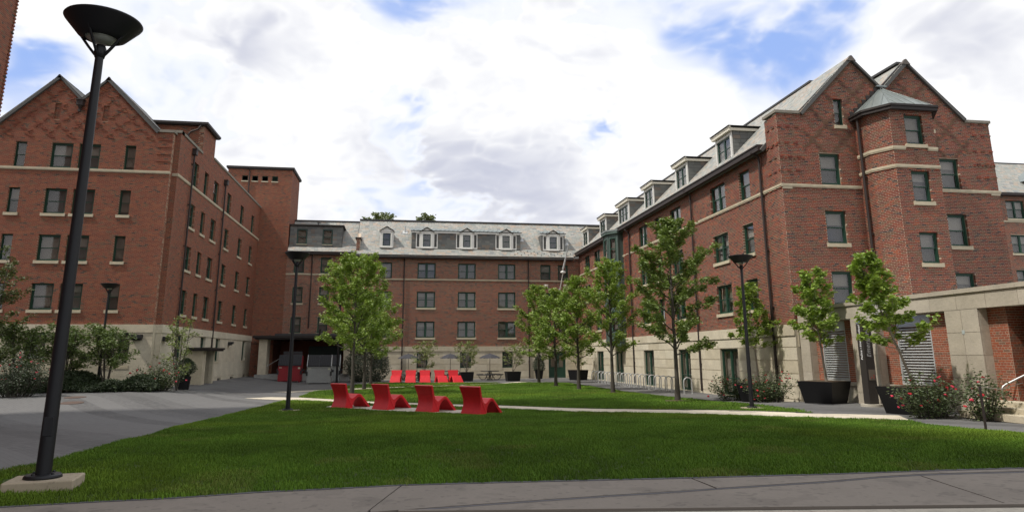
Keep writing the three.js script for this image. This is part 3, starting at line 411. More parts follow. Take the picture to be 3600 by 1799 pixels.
  for (const u of [40.85, 55.4]) partF(FS, 'wall_light', M(bx(0.5, 0.16, 0.3, u, 3.0, 0.22), bx(0.42, 0.1, 0.2, u, 2.88, 0.16), bx(0.2, 0.2, 0.1, u, 2.98, 0.08)), mat.iron);
  partF(FG, 'wall_light', M(bx(0.6, 0.2, 0.34, -14.0, 3.06, 0.24), bx(0.5, 0.1, 0.2, -14.0, 2.92, 0.16)), mat.iron);
  partF(FG, 'lead_box', M(bx(0.34, 0.3, 0.28, -18.31, 15.95, 0.15), bx(0.44, 0.06, 0.34, -18.31, 16.12, 0.17), new THREE.ConeGeometry(0.16, 0.34, 4).rotateX(Math.PI).rotateY(Math.PI / 4).translate(-18.31, 15.65, 0.14), bx(0.14, 0.14, 0.14, -18.31, 15.5, 0.16)), mat.copper);
  const rake = (x0, y0, x1, y1) => { const l = Math.hypot(x1 - x0, y1 - y0), a = Math.atan2(y1 - y0, x1 - x0); return bx(l + 0.04, 0.1, 0.12, 0, 0, 0, 0, 0, a).translate((x0 + x1) / 2, (y0 + y1) / 2 + 0.06, 0.03); };
  for (const q of [[-22.56, 14.52, -19.61, 17.46], [-19.61, 17.46, -18.33, 16.18], [-18.29, 16.18, -17.02, 17.46], [-17.02, 17.46, -14.07, 14.52]]) partF(FG, 'verge_board', rake(...q), mat.fascia);
  for (const x of [-19.61, -17.02]) partF(FG, 'ridge_cap', mUV(new THREE.ExtrudeGeometry(shapeOf([[x - 0.17, 17.38], [x + 0.17, 17.38], [x + 0.03, 17.6], [x - 0.03, 17.6]]), { depth: 0.14, bevelEnabled: false })), mat.copper);
  const rw = Math.hypot(2.95, 2.95 * K);
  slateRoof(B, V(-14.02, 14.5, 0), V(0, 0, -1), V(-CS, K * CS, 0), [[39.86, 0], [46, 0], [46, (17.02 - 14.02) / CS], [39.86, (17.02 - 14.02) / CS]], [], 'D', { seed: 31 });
  slateRoof(B, V(-22.6, 14.5, 0), V(0, 0, 1), V(CS, K * CS, 0), [[-46, 0], [-39.86, 0], [-39.86, 2.99 / CS], [-46, 2.99 / CS]], [], 'S', { seed: 32 });
  slateRoof(B, V(0, 16.0, -41.2), V(1, 0, 0), V(0, K * CS, -CS), [[-19.5, 0], [-17.1, 0], [-17.1, 1.3], [-19.5, 1.3]], [], 'S', { seed: 33 });
  const dn = (x0, y0, x1, y1, z0, z1) => bx(Math.hypot(x1 - x0, y1 - y0), 0.1, z1 - z0, 0, 0, 0, 0, 0, Math.atan2(y1 - y0, x1 - x0)).translate((x0 + x1) / 2 + 18, (y0 + y1) / 2, (z0 + z1) / 2 + 50);
  mesh('roof_slope', M(dn(-19.61, 17.5, -18.31, 16.15, -46, -39.9), dn(-18.31, 16.15, -17.02, 17.5, -46, -39.9)), mat.under, B.g);
  mesh('roof_slope', box6(-23.4 + 18, -13.3 + 18, 14.3, 14.45, -63.5 + 50, -41 + 50), mat.under, B.g);
  // penthouse
  const FPh = frame(B, V(0, 0, -44.7), 0); brickWall(FPh, [[-18, 14.4], [xs - 0.003, 14.4], [xs - 0.003, 16.5], [-18, 16.5]], [], 'L', mat.mortarL, { seed: 75 });
  const ph = (n, g, m) => mesh(n, g.translate(18, 0, 50), m, B.g);
  ph('penthouse_roof', M(box6(-18.2, xs + 0.26, 16.52, 16.66, -47.7, -44.42), box6(-18.2, xs + 0.2, 16.45, 16.52, -47.62, -44.48)), mat.fascia);
  ph('back_wall', M(box6(-18, -13.3, 14.4, 16.5, -47.45, -47.2), box6(-18, -17.7, 14.4, 16.5, -47.2, -45)), mat.mortarL);
  ph('downspout', M(tube([V(-13.15, 16.4, -44.4), V(-13.3, 16.15, -44.42), V(-13.75, 16.0, -44.5), V(-13.9, 15.85, -44.55), V(-13.9, 14.4, -44.55)], 0.06, 8)), mat.copper);
  ph('back_wall', M(box6(-23.4, -23.1, 0, 14.4, -63.4, -40.4), box6(-23.4, -13.3, 0, 14.4, -63.7, -63.5)), mat.mortarL);
  // porch at the side door
  ph('porch_wall', mUV(M(box6(-13, -12.1, -0.1, 2.35, -46.0, -45.7), box6(-12.35, -12.1, -0.1, 2.35, -46.35, -46.003), box6(-12.35, -12.1, -0.1, 2.35, -48.4, -48.1), box6(-13, -12.36, -0.1, 2.35, -48.4, -48.15))), mat.stoneC);
  ph('porch_canopy', M(box6(-13, -11.75, 2.352, 2.45, -49.1, -45.35), box6(-13, -11.68, 2.45, 2.55, -49.2, -45.25)), mat.fascia);
  ph('door', box6(-12.95, -12.9, 0.15, 2.2, -48.0, -46.1), mat.greenL);
  finish(B);
}

// ---------------------------------------------------------------- stair tower in the far corner
{
  const B = building('stair_tower', 'tall plain red brick stair tower with four small slit openings under its flat roof', 'tower', V(-13.2, 0, -66)), zt = -63.3, FT = frame(B, V(0, 0, zt), 0), FS = frame(B, V(-10.43, 0, 0), P2);
  const sl = [-14.82, -13.95, -13.08, -12.21].map((x) => [x, x + 0.52, 17.51, 18.0]);
  brickWall(FT, [[-16.05, 0], [-11.1, 0], [-11.1, 3.4], [-10.433, 3.4], [-10.433, 18.6], [-16.05, 18.6]], sl, 'L', mat.mortarL, { seed: 76 });
  sl.forEach(([a, b, c, d], i) => { const g = new THREE.Group(); g.name = 'slit_opening'; place(FT, g, (a + b) / 2, c, -0.1); mesh('frame', ringGeo(-0.26, 0.26, 0, 0.49, 0.05, -0.06, 0), mat.greenL, g); if (i === 3) for (let k = 0; k < 5; k++) mesh('louver', bx(0.44, 0.015, 0.08, 0, 0.08 + k * 0.085, -0.04, 0.6), mat.greenL, g); mesh('sill', box6(-0.3, 0.3, -0.1, 0.003, -0.02, 0.16), mat.trimStone, g); });
  brickWall(FS, [[63.303, 10], [67.6, 10], [67.6, 18.6], [63.303, 18.6]], [], 'L', mat.mortarL, { seed: 77 });
  const q = (n, g, m) => mesh(n, g.translate(13.2, 0, 66), m, B.g);
  q('cornice', M(box6(-16.15, -10.33, 18.6, 18.68, -67.8, -63.2), box6(-16.2, -10.28, 18.68, 18.85, -67.9, -63.15)), mat.fascia);
  q('back_wall', M(box6(-16.05, -15.8, 0, 18.6, -67.6, -63.6), box6(-16.05, -10.7, 0, 18.6, -67.7, -67.5)), mat.mortarL);
  downspout(FT, -14.16, 12, 18.4);
  partF(FT, 'drain_pipe', M(box6(-16.05, -10.43, 3.05, 3.1, 0.02, 0.07)), mat.copper);
  finish(B);
}

// ---------------------------------------------------------------- back wing
{
  const B = building('dormitory_wing', 'brick dormitory wing with paired green windows and white pedimented dormers in a slate roof', 'building', V(5, 0, -66));
  const zb = -61.94, zl = -63.3, F = frame(B, V(0, 0, zb), 0), FL = frame(B, V(0, 0, zl), 0);
  const rowsV = [[8.7, 10.12], [6.13, 7.56], [3.54, 4.95]], cols = [[-2.19, -1.15, 1], [1.1, 2.71, 2], [4.73, 6.33, 2], [8.37, 9.95, 2], [12.29, 13.24, 1], [13.93, 14.88, 1]], holes = [];
  for (const [a, b] of cols) for (const [c, d] of rowsV) holes.push([a, b, c, d]);
  const dent = (u, v, row, k) => (v > 8.45 && v < 8.52 && k % 2 === 0) || (v > 10.4 && v < 10.47 && k % 2 === 0) ? { w: 0.03 } : null;
  brickWall(F, [[-4.35, 2.8], [15.97, 2.8], [15.97, 10.72], [-4.35, 10.72]], holes, 'B', mat.mortarB, { proud: dent, seed: 81 });
  for (const [a, b, n] of cols) rowsV.forEach(([c, d], i) => win(F, [a, b, c, d], { pair: n, sill: i > 0 }));
  stringCourse(F, -4.4, 15.9, 8.56, 8.69);
  const bwn = [[-2.67, -1.7, 0.95, 2.3], [1.22, 2.16, 0.95, 2.3], [5.0, 5.97, 0.95, 2.3], [8.75, 9.7, 0.95, 2.3]], door = [12.93, 14.5, 0.02, 2.3];
  ashlar(F, -4.4, 15.9, [-0.05, 0.15, 0.7, 1.27, 1.85, 2.36, 2.8], [...bwn, door], { ledge: true, len: 1.75, seed: 14, gap: 0.03, mats: [mat.stoneC, mat.stone, mat.stoneC] });
  for (const h of bwn) win(F, h, { recess: 0.1, sill: false });
  { const g = new THREE.Group(); g.name = 'door'; place(F, g, 13.715, 0.02, -0.12); mesh('frame', M(ringGeo(-0.785, 0.785, 0, 2.28, 0.07, -0.1, 0.02), box6(-0.04, 0.04, 0, 2.2, -0.08, 0.01)), mat.green, g);
    for (const s of [-1, 1]) { const a = s < 0 ? -0.715 : 0.04, lf = mesh('leaf', slab([[a, 0.02], [a + 0.675, 0.02], [a + 0.675, 2.21], [a, 2.21]], [[a + 0.16, a + 0.52, 0.95, 1.95]], -0.01, 0.05, 0), mat.green, g); mesh('pane', box6(a + 0.16, a + 0.52, 0.95, 1.95, -0.04, -0.035), mat.glass, g); mesh('handle', bx(0.03, 0.36, 0.05, s * 0.1, 1.1, 0.02), mat.steel, g); }
    mesh('threshold', box6(-0.78, 0.78, -0.02, 0.02, -0.1, 0.18), mat.concGrey, g); }
  partF(F, 'wall_vent', M(ringGeo(12.6, 12.98, 8.05, 8.33, 0.06, 0, 0.04), ringGeo(14.45, 14.83, 8.05, 8.33, 0.06, 0, 0.04), new THREE.SphereGeometry(0.09, 12, 8).translate(12.79, 8.19, 0.02), new THREE.SphereGeometry(0.09, 12, 8).translate(14.64, 8.19, 0.02)), mat.whiteTan);
  for (const u of [-0.07, 11.16]) downspout(F, u, 0.05, 10.3);
  partF(F, 'gutter', M(box6(-4.4, 15.3, 10.5, 10.72, 0.06, 0.42), box6(-4.4, 15.3, 10.72, 10.78, -0.1, 0.46)), mat.copper);
  // brick stub where the wing steps forward
  const FE = frame(B, V(-4.35, 0, 0), -P2); brickWall(FE, [[-63.3, 0], [zb - 0.003, 0], [zb - 0.003, 12.2], [-62.6, 12.2], [-63.3, 12.9]], [], 'B', mat.mortarB, { seed: 82 });
  brickWall(F, [[-4.347, 10.73], [-4.05, 10.73], [-4.05, 12.2], [-4.347, 12.2]], [], 'B', mat.mortarB, { seed: 83 }); mesh('coping', bx(0.5, 0.1, 1.3, -4.2 - 5, 12.27, -62.5 + 66), mat.fascia, B.g);
  // lower left part
  const lr = [[9.23, 10.65], [6.57, 8.01], [3.97, 5.38]], lc = [[-9.8, -8.92], [-7.5, -6.64]], lh = []; for (const [a, b] of lc) for (const [c, d] of lr) lh.push([a, b, c, d]);
  brickWall(FL, [[-10.43, 3.4], [-4.36, 3.4], [-4.36, 11.1], [-10.43, 11.1]], lh, 'B', mat.mortarB, { seed: 84 });
  lh.forEach((h) => win(FL, h, { sill: h[2] < 9 })); stringCourse(FL, -10.45, -4.4, 9.05, 9.19);
  downspout(FL, -8.23, 4.4, 10.7);
  partF(FL, 'gutter', M(box6(-10.45, -4.4, 10.88, 11.08, 0.06, 0.4), box6(-10.45, -4.4, 11.08, 11.14, -0.1, 0.44)), mat.copper);
  // roofs
  const up = V(0, K * CS, -CS), rm = (65.29 - 61.5) / CS;
  slateRoof(B, V(0, 10.66, -61.5), V(1, 0, 0), up, [[-4.3, 0], [15.2, 0], [19.3, rm], [-4.3, rm]], [], 'S', { seed: 21 });
  slateRoof(B, V(0, 11.05, -62.95), V(1, 0, 0), up, [[-10.4, 0], [-4.36, 0], [-4.36, 3.38 / CS], [-10.4, 3.38 / CS]], [], 'S', { seed: 22 });
  const q = (n, g, m, par = B.g) => mesh(n, g.translate(-5, 0, 66), m, par);
  q('ridge_cap', M(box6(-4.35, 19.5, 10.66 + rm * K * CS - 0.02, 10.66 + rm * K * CS + 0.09, -65.47, -65.13), box6(-10.4, -4.35, 11.05 + 3.38 * K, 11.05 + 3.38 * K + 0.09, -66.5, -66.2)), mat.ridge);
  q('roof_slope', M(bx(23.6, 0.1, 6.2, 7.6, 13.0, -67.9, 0.79), bx(6, 0.1, 6, -7.4, 12.8, -68.4, 0.79)), mat.under);
  q('back_wall', M(box6(-10.4, 19, 0, 11, -70.2, -70)), mat.mortarB); q('end_wall', new THREE.ExtrudeGeometry(new THREE.Shape([[-61.5, 10.6], [-65.3, 14.45], [-70, 10.6]].map(([a, b]) => new THREE.Vector2(-a, b))), { depth: 0.15, bevelEnabled: false }).rotateY(P2).translate(-4.35, 0, 0), mat.under);
  for (const [x, s, h] of [[-0.1, 0.66, 0.62], [10.75, 0.5, 0.4], [15.0, 0.42, 0.55]]) { const v = 10.66 + rm * s * K * CS, z = -61.52 - rm * s * CS; q('vent_pipe', M(cyl(0.07, 0.07, h, 10, x, v - 0.05, z), bx(0.45, 0.02, 0.45, x, v + 0.02, z + 0.03, 0.79)), mat.galv); }
  { const g = []; for (let r = 0; r < 3; r++) for (let i = 0; i < 9; i++) { const x = 9.9 + i * 0.62 + (r % 2) * 0.3, s = 0.35 + r * 0.28; if (r === 2 && x > 12.3 && x < 14.8) continue; g.push(bx(0.06, 0.09, 0.06, x, 10.66 + s * K * CS + 0.05, -61.52 - s * CS)); } q('snow_guards', M(g), mat.iron); }
  // dormers of the back wing
  const zf = -62.27;
  function dormerUnit(parent, xc, side) { // pedimented window, with side lights when side is set
    const half = side ? 0.945 : 0.6, u = [], L = (g) => g.translate(0, 0, 0);
    const D = (n, g, m, p = parent) => mesh(n, g, m, p);
    D('window_surround', L(M(slab([[xc - 0.6, 11.5], [xc + 0.6, 11.5], [xc + 0.6, 12.98], [xc - 0.6, 12.98]], [[xc - 0.34, xc + 0.34, 11.64, 12.8]], 0.1, 0.5, 0), ringGeo(xc - 0.46, xc + 0.46, 11.54, 12.88, 0.1, 0.1, 0.13), box6(xc - 0.52, xc + 0.52, 11.46, 11.55, 0.1, 0.2))), mat.white);
    D('pediment', L(M(new THREE.ExtrudeGeometry(new THREE.Shape([[xc - 0.62, 12.98], [xc + 0.62, 12.98], [xc, 13.38]].map(([a, b]) => new THREE.Vector2(a, b))), { depth: 0.5, bevelEnabled: false }).translate(0, 0, -0.4), box6(xc - 0.64, xc + 0.64, 12.93, 12.99, 0, 0.15))), mat.white);
    D('pediment_roof', L(M(bx(0.78, 0.05, 1.2, xc - 0.33, 13.2, -0.38, 0, 0, 0.57), bx(0.78, 0.05, 1.2, xc + 0.33, 13.2, -0.38, 0, 0, -0.57))), mat.fascia);
    const wf = D('window_frame', L(M(ringGeo(xc - 0.34, xc + 0.34, 11.64, 12.8, 0.06, 0, 0.06), box6(xc - 0.29, xc + 0.29, 12.2, 12.25, 0, 0.05))), mat.greenL);
    for (const [c, d] of [[11.7, 12.2], [12.25, 12.74]]) D('pane', L(box6(xc - 0.28, xc + 0.28, c, d, 0.02, 0.025)), mat.glass, parent);
    D('blind', L(box6(xc - 0.34, xc + 0.34, 11.64, 12.8, -0.12, -0.11)), mat.blindB, parent);
    if (side) for (const s of [-1, 1]) { const a = xc + s * 0.79; D('side_light_frame', L(M(slab([[a - 0.19, 11.5], [a + 0.19, 11.5], [a + 0.19, 12.9], [a - 0.19, 12.9]], [[a - 0.11, a + 0.11, 11.63, 12.8]], 0.04, 0.4, 0))), mat.white); D('side_light', L(M(ringGeo(a - 0.11, a + 0.11, 11.63, 12.8, 0.02, -0.02, 0.02), ...[11.92, 12.21, 12.5].map((y) => box6(a - 0.1, a + 0.1, y, y + 0.015, -0.02, 0.01)))), mat.iron); D('pane', L(box6(a - 0.1, a + 0.1, 11.64, 12.79, -0.03, -0.025)), mat.glass); D('blind', L(box6(a - 0.11, a + 0.11, 11.63, 12.8, -0.15, -0.14)), mat.blindB); }
  }
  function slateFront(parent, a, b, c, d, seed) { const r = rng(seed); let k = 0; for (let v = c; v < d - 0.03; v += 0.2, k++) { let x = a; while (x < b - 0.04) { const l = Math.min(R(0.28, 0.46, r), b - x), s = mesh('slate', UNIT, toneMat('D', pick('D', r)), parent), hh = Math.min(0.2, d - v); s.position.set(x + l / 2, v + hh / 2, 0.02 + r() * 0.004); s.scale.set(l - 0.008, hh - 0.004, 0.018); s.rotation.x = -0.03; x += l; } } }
  const dg = () => { const g = new THREE.Group(); g.name = 'dormer'; g.position.set(-5, 0, zf + 66); B.g.add(g); return g; };
  { const g = dg(); dormerUnit(g, -1.72, false); mesh('cheek', M(box6(-2.3, -1.14, 11.5, 12.98, -1.6, -0.4)), mat.under, g); }
  for (const [a, b, cs, seed] of [[0.5, 10.5, [1.875, 5.51, 9.15], 5], [12.47, 14.72, [13.6], 55]]) {
    const g = dg(); mesh('dormer_wall', box6(a, b, 11.45, 13.0, -1.9, 0), mat.under, g); cs.forEach((c) => dormerUnit(g, c, true));
    const cuts = [a, ...cs.flatMap((c) => [c - 0.98, c + 0.98]), b]; for (let i = 0; i < cuts.length; i += 2) slateFront(g, cuts[i], cuts[i + 1], 11.5, 12.9, seed + i);
    mesh('fascia', M(...cuts.map((_, i) => i % 2 ? null : box6(cuts[i] - (i ? 0.35 : 0.06), cuts[i + 1] + (i + 2 < cuts.length ? 0.35 : 0.06), 12.9, 13.08, 0.03, 0.12)).filter(Boolean)), mat.white, g);
    const sl = 0.36, l = 1.45; mesh('metal_roof', bx(b - a + 0.2, 0.04, l, (a + b) / 2, 13.3, -0.55, sl * 0.95), mat.roofMetal, g); for (let x = a; x < b; x += 0.4) mesh('seam', bx(0.025, 0.05, l, x, 13.33, -0.55, sl * 0.95), mat.roofMetal, g); { const st = []; for (let x = a + 0.2; x < b; x += 0.4) st.push(bx(0.05, 0.07, 0.05, x - 0.05, 13.21, -0.2), bx(0.05, 0.07, 0.05, x + 0.06, 13.25, -0.32)); mesh('snow_guards', M(st), mat.iron, g); }
    mesh('eave_strip', M(box6(a - 0.12, b + 0.12, 13.07, 13.11, 0.0, 0.16)), mat.fascia, g);
  }
  { const g = new THREE.Group(); g.name = 'dormer'; g.position.set(-5, 0, -63.5 + 66); B.g.add(g); const ws = [[-9.72, -8.84], [-7.47, -6.6]];
    mesh('dormer_wall', slab([[-10.35, 11.6], [-5.75, 11.6], [-5.75, 13.55], [-10.35, 13.55]], ws.map(([a, b]) => [a, b, 11.85, 13.22]), 0, 0.3, 0), mat.under, g); mesh('cheek', box6(-5.95, -5.75, 11.6, 13.55, -2.2, -0.3), mat.under, g);
    for (const [a, b] of [[-10.35, -9.74], [-8.82, -7.49], [-6.58, -5.75]]) slateFront(g, a, b, 11.62, 13.5, Math.round(-a * 9)); for (const [a, b] of ws) { slateFront(g, a, b, 13.24, 13.5, 3); slateFront(g, a, b, 11.62, 11.84, 4); }
    mesh('roof', M(box6(-10.4, -5.6, 13.55, 13.64, -2.3, 0.2)), mat.fascia, g); mesh('pipe_vent', M(cyl(0.05, 0.05, 0.3, 8, -7.95, 13.64, -0.3), bx(0.3, 0.06, 0.06, -7.9, 13.9, -0.3)), mat.iron, g);
    for (const [a, b] of ws) { const wf = mesh('window_frame', M(ringGeo(a, b, 11.85, 13.22, 0.09, -0.1, 0.03), box6(a + 0.09, b - 0.09, 12.5, 12.56, -0.1, 0.0)), mat.greenL, g); for (const [c, d] of [[11.94, 12.5], [12.56, 13.13]]) mesh('pane', box6(a + 0.09, b - 0.09, c, d, -0.06, -0.055), mat.glass, g); mesh('blind', box6(a, b, 11.85, 13.22, -0.2, -0.19), mat.blindC, g); mesh('sill', box6(a - 0.02, b + 0.02, 11.8, 11.848, 0, 0.08), mat.trimStone, g); } }
  finish(B);
}
// flagpole fixed to the back wing's wall
{ const a = at(1968, 1022, -61.85), top = at(1998, 862, -59.6), d = V().subVectors(top, a), g = thing('flagpole', 'white angled flagpole on the brick wall with its furled white and red flag', 'flagpole', a);
  mesh('pole', tube([V(0, 0, 0), d.clone().multiplyScalar(0.5), d], [0.04, 0.035, 0.025], 8), mat.white, g); mesh('bracket', M(bx(0.2, 0.3, 0.06, 0, 0, -0.06), cyl(0.07, 0.05, 0.2, 8, 0, -0.05, 0)), mat.galv, g); mesh('finial', new THREE.SphereGeometry(0.06, 10, 8).translate(d.x, d.y + 0.04, d.z), mat.white, g);
  const fl = []; const f = mesh('flag', M(tube([d.clone().multiplyScalar(0.93), d.clone().multiplyScalar(0.72).add(V(-0.03, -0.02, 0.04)), d.clone().multiplyScalar(0.5).add(V(-0.06, -0.03, 0.06)), d.clone().multiplyScalar(0.44).add(V(-0.02, -0.06, 0.04))], [0.03, 0.07, 0.1, 0.04], 9)), std(0.55, 0.55, 0.55, 0.9), g); mesh('flag_fold', M(new THREE.SphereGeometry(0.17, 10, 8).scale(1.5, 0.85, 0.8).translate(d.x * 0.46 - 0.05, d.y * 0.41, d.z * 0.44 + 0.05)), mat.white, f); mesh('flag_stripe', M(new THREE.SphereGeometry(0.1, 8, 6).scale(1.2, 0.7, 0.8).translate(d.x * 0.5 - 0.02, d.y * 0.485, d.z * 0.5 + 0.07)), std(0.35, 0.03, 0.04, 0.9), f); }

// ---------------------------------------------------------------- limestone arcade at the right
{
  const B = building('stone_arcade', 'single-storey limestone and brick arcade with two louvered bays beside the gabled wing', 'building', V(18, 0, -19));
  const F = frame(B, V(16, 0, 0), -P2), Fr = frame(B, V(16.3, 0, 0), -P2), piers = [[-26.45, -25.81], [-23.11, -21.79], [-18.61, -17.38]], lv = [0, 0.67, 1.31, 1.95, 2.59, 3.24], r = rng(17), ms = [mat.arcStone, mat.arcStoneB];
  for (const [a, b] of piers) { const n = b - a > 1 ? 2 : 1; partF(F, 'pier_core', mUV(box6(a + 0.012, b - 0.012, -0.1, 3.235, -0.5, -0.02)), mat.arcStone); for (let i = 0; i < 5; i++) for (let k = 0; k < n; k++) { const x0 = a + (b - a) * k / n, x1 = a + (b - a) * (k + 1) / n; partF(F, 'stone_block', mUV(box6(x0 + 0.006, x1 - 0.006, lv[i] + (i ? 0.006 : -0.1), lv[i + 1] - 0.006, -0.06, 0)), ms[r() < 0.5 ? 0 : 1]); if (k === n - 1) partF(F, 'stone_block', mUV(box6(b - 0.05, b - 0.001, lv[i] + (i ? 0.006 : -0.1), lv[i + 1] - 0.006, -0.45, -0.064)), ms[r() < 0.6 ? 0 : 1]); } }
  for (let u = -26.5; u < -8; u += 1.05) partF(F, 'lintel_stone', mUV(box6(u + 0.005, u + 1.045, 3.245, 3.685, -0.5, 0.002)), ms[r() < 0.5 ? 0 : 1]);
  for (let u = -26.5; u < -8; u += 2.1) partF(F, 'coping', mUV(M(box6(u + 0.004, u + 2.096, 3.69, 3.705, -0.5, 0.03), box6(u + 0.004, u + 2.096, 3.705, 3.83, -0.55, 0.05))), mat.arcStone);
  const bays = [[-26.0, -23.13, -25.4, -23.9], [-21.98, -18.63, -21.15, -19.6]];
  bays.forEach(([a, b, l0, l1], n) => {
    brickWall(Fr, [[a, 1.0], [b, 1.0], [b, 3.24], [a, 3.24]], [[l0, l1, 1.02, 3.2]], 'A', mat.mortarR, { seed: 90 + n, depth: 0.2 });
    partF(Fr, 'stone_sill', mUV(box6(a - 0.05, b + 0.01, 0.88, 0.995, -0.2, 0.12)), mat.arcStoneB); partF(Fr, 'base_wall', mUV(box6(a - 0.05, b + 0.01, -0.1, 0.875, -0.2, 0.06)), mat.arcStoneB);
    const g = new THREE.Group(); g.name = 'louver_panel'; place(Fr, g, l0, 1.02, -0.02); const w = l1 - l0;
    mesh('frame', M(ringGeo(0, w, 0, 1.88, 0.045, -0.14, 0.02)), mat.galv, g); mesh('blank_panel', M(box6(0, w, 1.885, 2.18, -0.1, 0), ringGeo(w - 0.42, w - 0.06, 1.95, 2.12, 0.012, 0.001, 0.01)), mat.galv, g);
    for (let k = 0; k < 20; k++) mesh('slat', bx(w - 0.095, 0.014, 0.085, w / 2, 0.09 + k * 0.088, -0.04, 0.55), mat.galv, g);
  });
  // entrance to the right of the last pier
  brickWall(Fr, [[-17.4, 0.72], [-16.762, 0.72], [-16.762, 3.24], [-17.4, 3.24]], [], 'A', mat.mortarR, { seed: 95, depth: 0.2 });
  const Fi = frame(B, V(0, 0, -16.752), 0); brickWall(Fi, [[16.304, 0.72], [19.4, 0.72], [19.4, 3.24], [16.304, 3.24]], [], 'A', mat.mortarR, { seed: 96, depth: 0.1 });
  const q = (n, g, m) => mesh(n, g.translate(-18, 0, 19), m, B.g);
  q('roof_slab', M(box6(16.5, 26.5, 3.3, 3.78, -26.6, -8)), mat.concGrey); q('inner_wall', M(box6(19.4, 19.6, 0, 3.3, -17, -8), box6(16.6, 16.75, 0, 3.3, -26, -17.5)), mat.mortarL); q('side_pier', mUV(box6(16.002, 16.5, 0.3, 3.24, -15.5, -8)), mat.arcStone); q('end_wall', mUV(box6(16.52, 19.7, 0, 3.28, -8.3, -8.05)), mat.arcStone); q('entrance_floor', box6(16.2, 19.5, 0.4, 0.715, -17.2, -8), mat.concGrey);
  partF(F, 'wall_lamp', bx(0.32, 0.24, 0.14, -24.9, 3.38, 0.07), mat.iron);
  partF(F, 'patch', bx(0.1, 0.11, 0.006, -17.98, 2.6, 0.004), std(0.42, 0.47, 0.46, 0.6));
  finish(B);
}
{ const g = thing('entrance_steps', 'worn limestone steps leading up into the arcade entrance', 'steps', V(15.6, T(15.3, -15), -14.5)); const y0 = g.position.y;
  [[0, 0.16, 14.95], [0.16, 0.30, 15.3], [0.3, 0.42, 15.66]].forEach(([a, b, x]) => mesh('step', mUV(new RoundedBoxGeometry(16.2 - x, b - a + 0.02, 5.6, 2, 0.012).translate((16.2 + x) / 2 - 15.6, (a + b) / 2, -0.05)), mat.stoneC, g)); }
{ const g = thing('handrail', 'bent steel handrail beside the stone steps', 'handrail', G(3543, 1449, 0.16).clone());
  mesh('rail', tube([V(0.08, -0.15, 0), V(-0.06, 0.48, 0), V(-0.07, 0.58, 0.01), V(-0.03, 0.67, 0.03), V(0.05, 0.73, 0.06), V(0.45, 0.98, 0.3), V(1.2, 1.42, 0.75), V(1.7, 1.44, 1.0)], 0.028, 10), mat.steel, g); mesh('post', cyl(0.022, 0.022, 1.2, 10, 1.2, 0.2, 0.75), mat.steel, g); }

// ---------------------------------------------------------------- buildings at the edges of the picture
{ const B = building('neighbour_block', 'tall brick building whose toothed corner shows beside the twin-gabled left wing', 'building', V(-17, 0, -14)), F = frame(B, V(-14, 0, 0), P2);
  brickWall(F, [[22, 8], [25, 8], [25, 28], [22, 28]], [], 'L', mat.mortarL, { seed: 97, proud: (u, v, row) => u > 24.8 && row % 2 ? { w: 0.03 } : null });
  const q = (n, g, m) => mesh(n, g.translate(17, 0, 14), m, B.g); q('block_wall', M(box6(-26, -14.02, 0, 36, -25, 34)), std(0.2, 0.075, 0.045, 0.9)); q('block_roof', box6(-26.2, -13.8, 36, 36.4, -25.2, 34.2), mat.fascia); finish(B); }
{ const B = building('far_dormitory', 'more distant brick dormitory with a slate roof seen past the right gable', 'building', V(49, 0, -48)), F = frame(B, V(0, 0, -45), 0), hs = [];
  for (let k = 0; k < 3; k++) for (const x of [45.25, 48.6]) hs.push([x, x + 1.6, 12.0 - k * 2.67, 13.42 - k * 2.67]);
  brickWall(F, [[42, 0.5], [52, 0.5], [52, 13.85], [42, 13.85]], hs, 'B', mat.mortarB, { seed: 98 }); hs.forEach((h) => win(F, h, { pair: 2 })); stringCourse(F, 42, 52, 11.7, 11.83);
  partF(F, 'gutter', box6(42, 52, 13.75, 13.97, 0.05, 0.4), mat.copper); slateRoof(B, V(0, 13.95, -44.6), V(1, 0, 0), V(0, K * CS, -CS), [[42, 0], [52, 0], [52, 4.6], [42, 4.6]], [], 'S', { seed: 41 });
  mesh('back_wall', box6(42 - 49, 52 - 49, 0, 13.8, -52 + 48, -45.4 + 48), mat.mortarB, B.g); mesh('ridge_cap', box6(42 - 49, 52 - 49, 17.2, 17.32, -48.1 + 48, -47.8 + 48), mat.ridge, B.g);
  mesh('dormer_roof', new THREE.ConeGeometry(1.2, 1.0, 4).rotateY(Math.PI / 4).translate(48.4 - 49, 15.6, -45.9 + 48), mat.roofMetal, B.g); finish(B); }

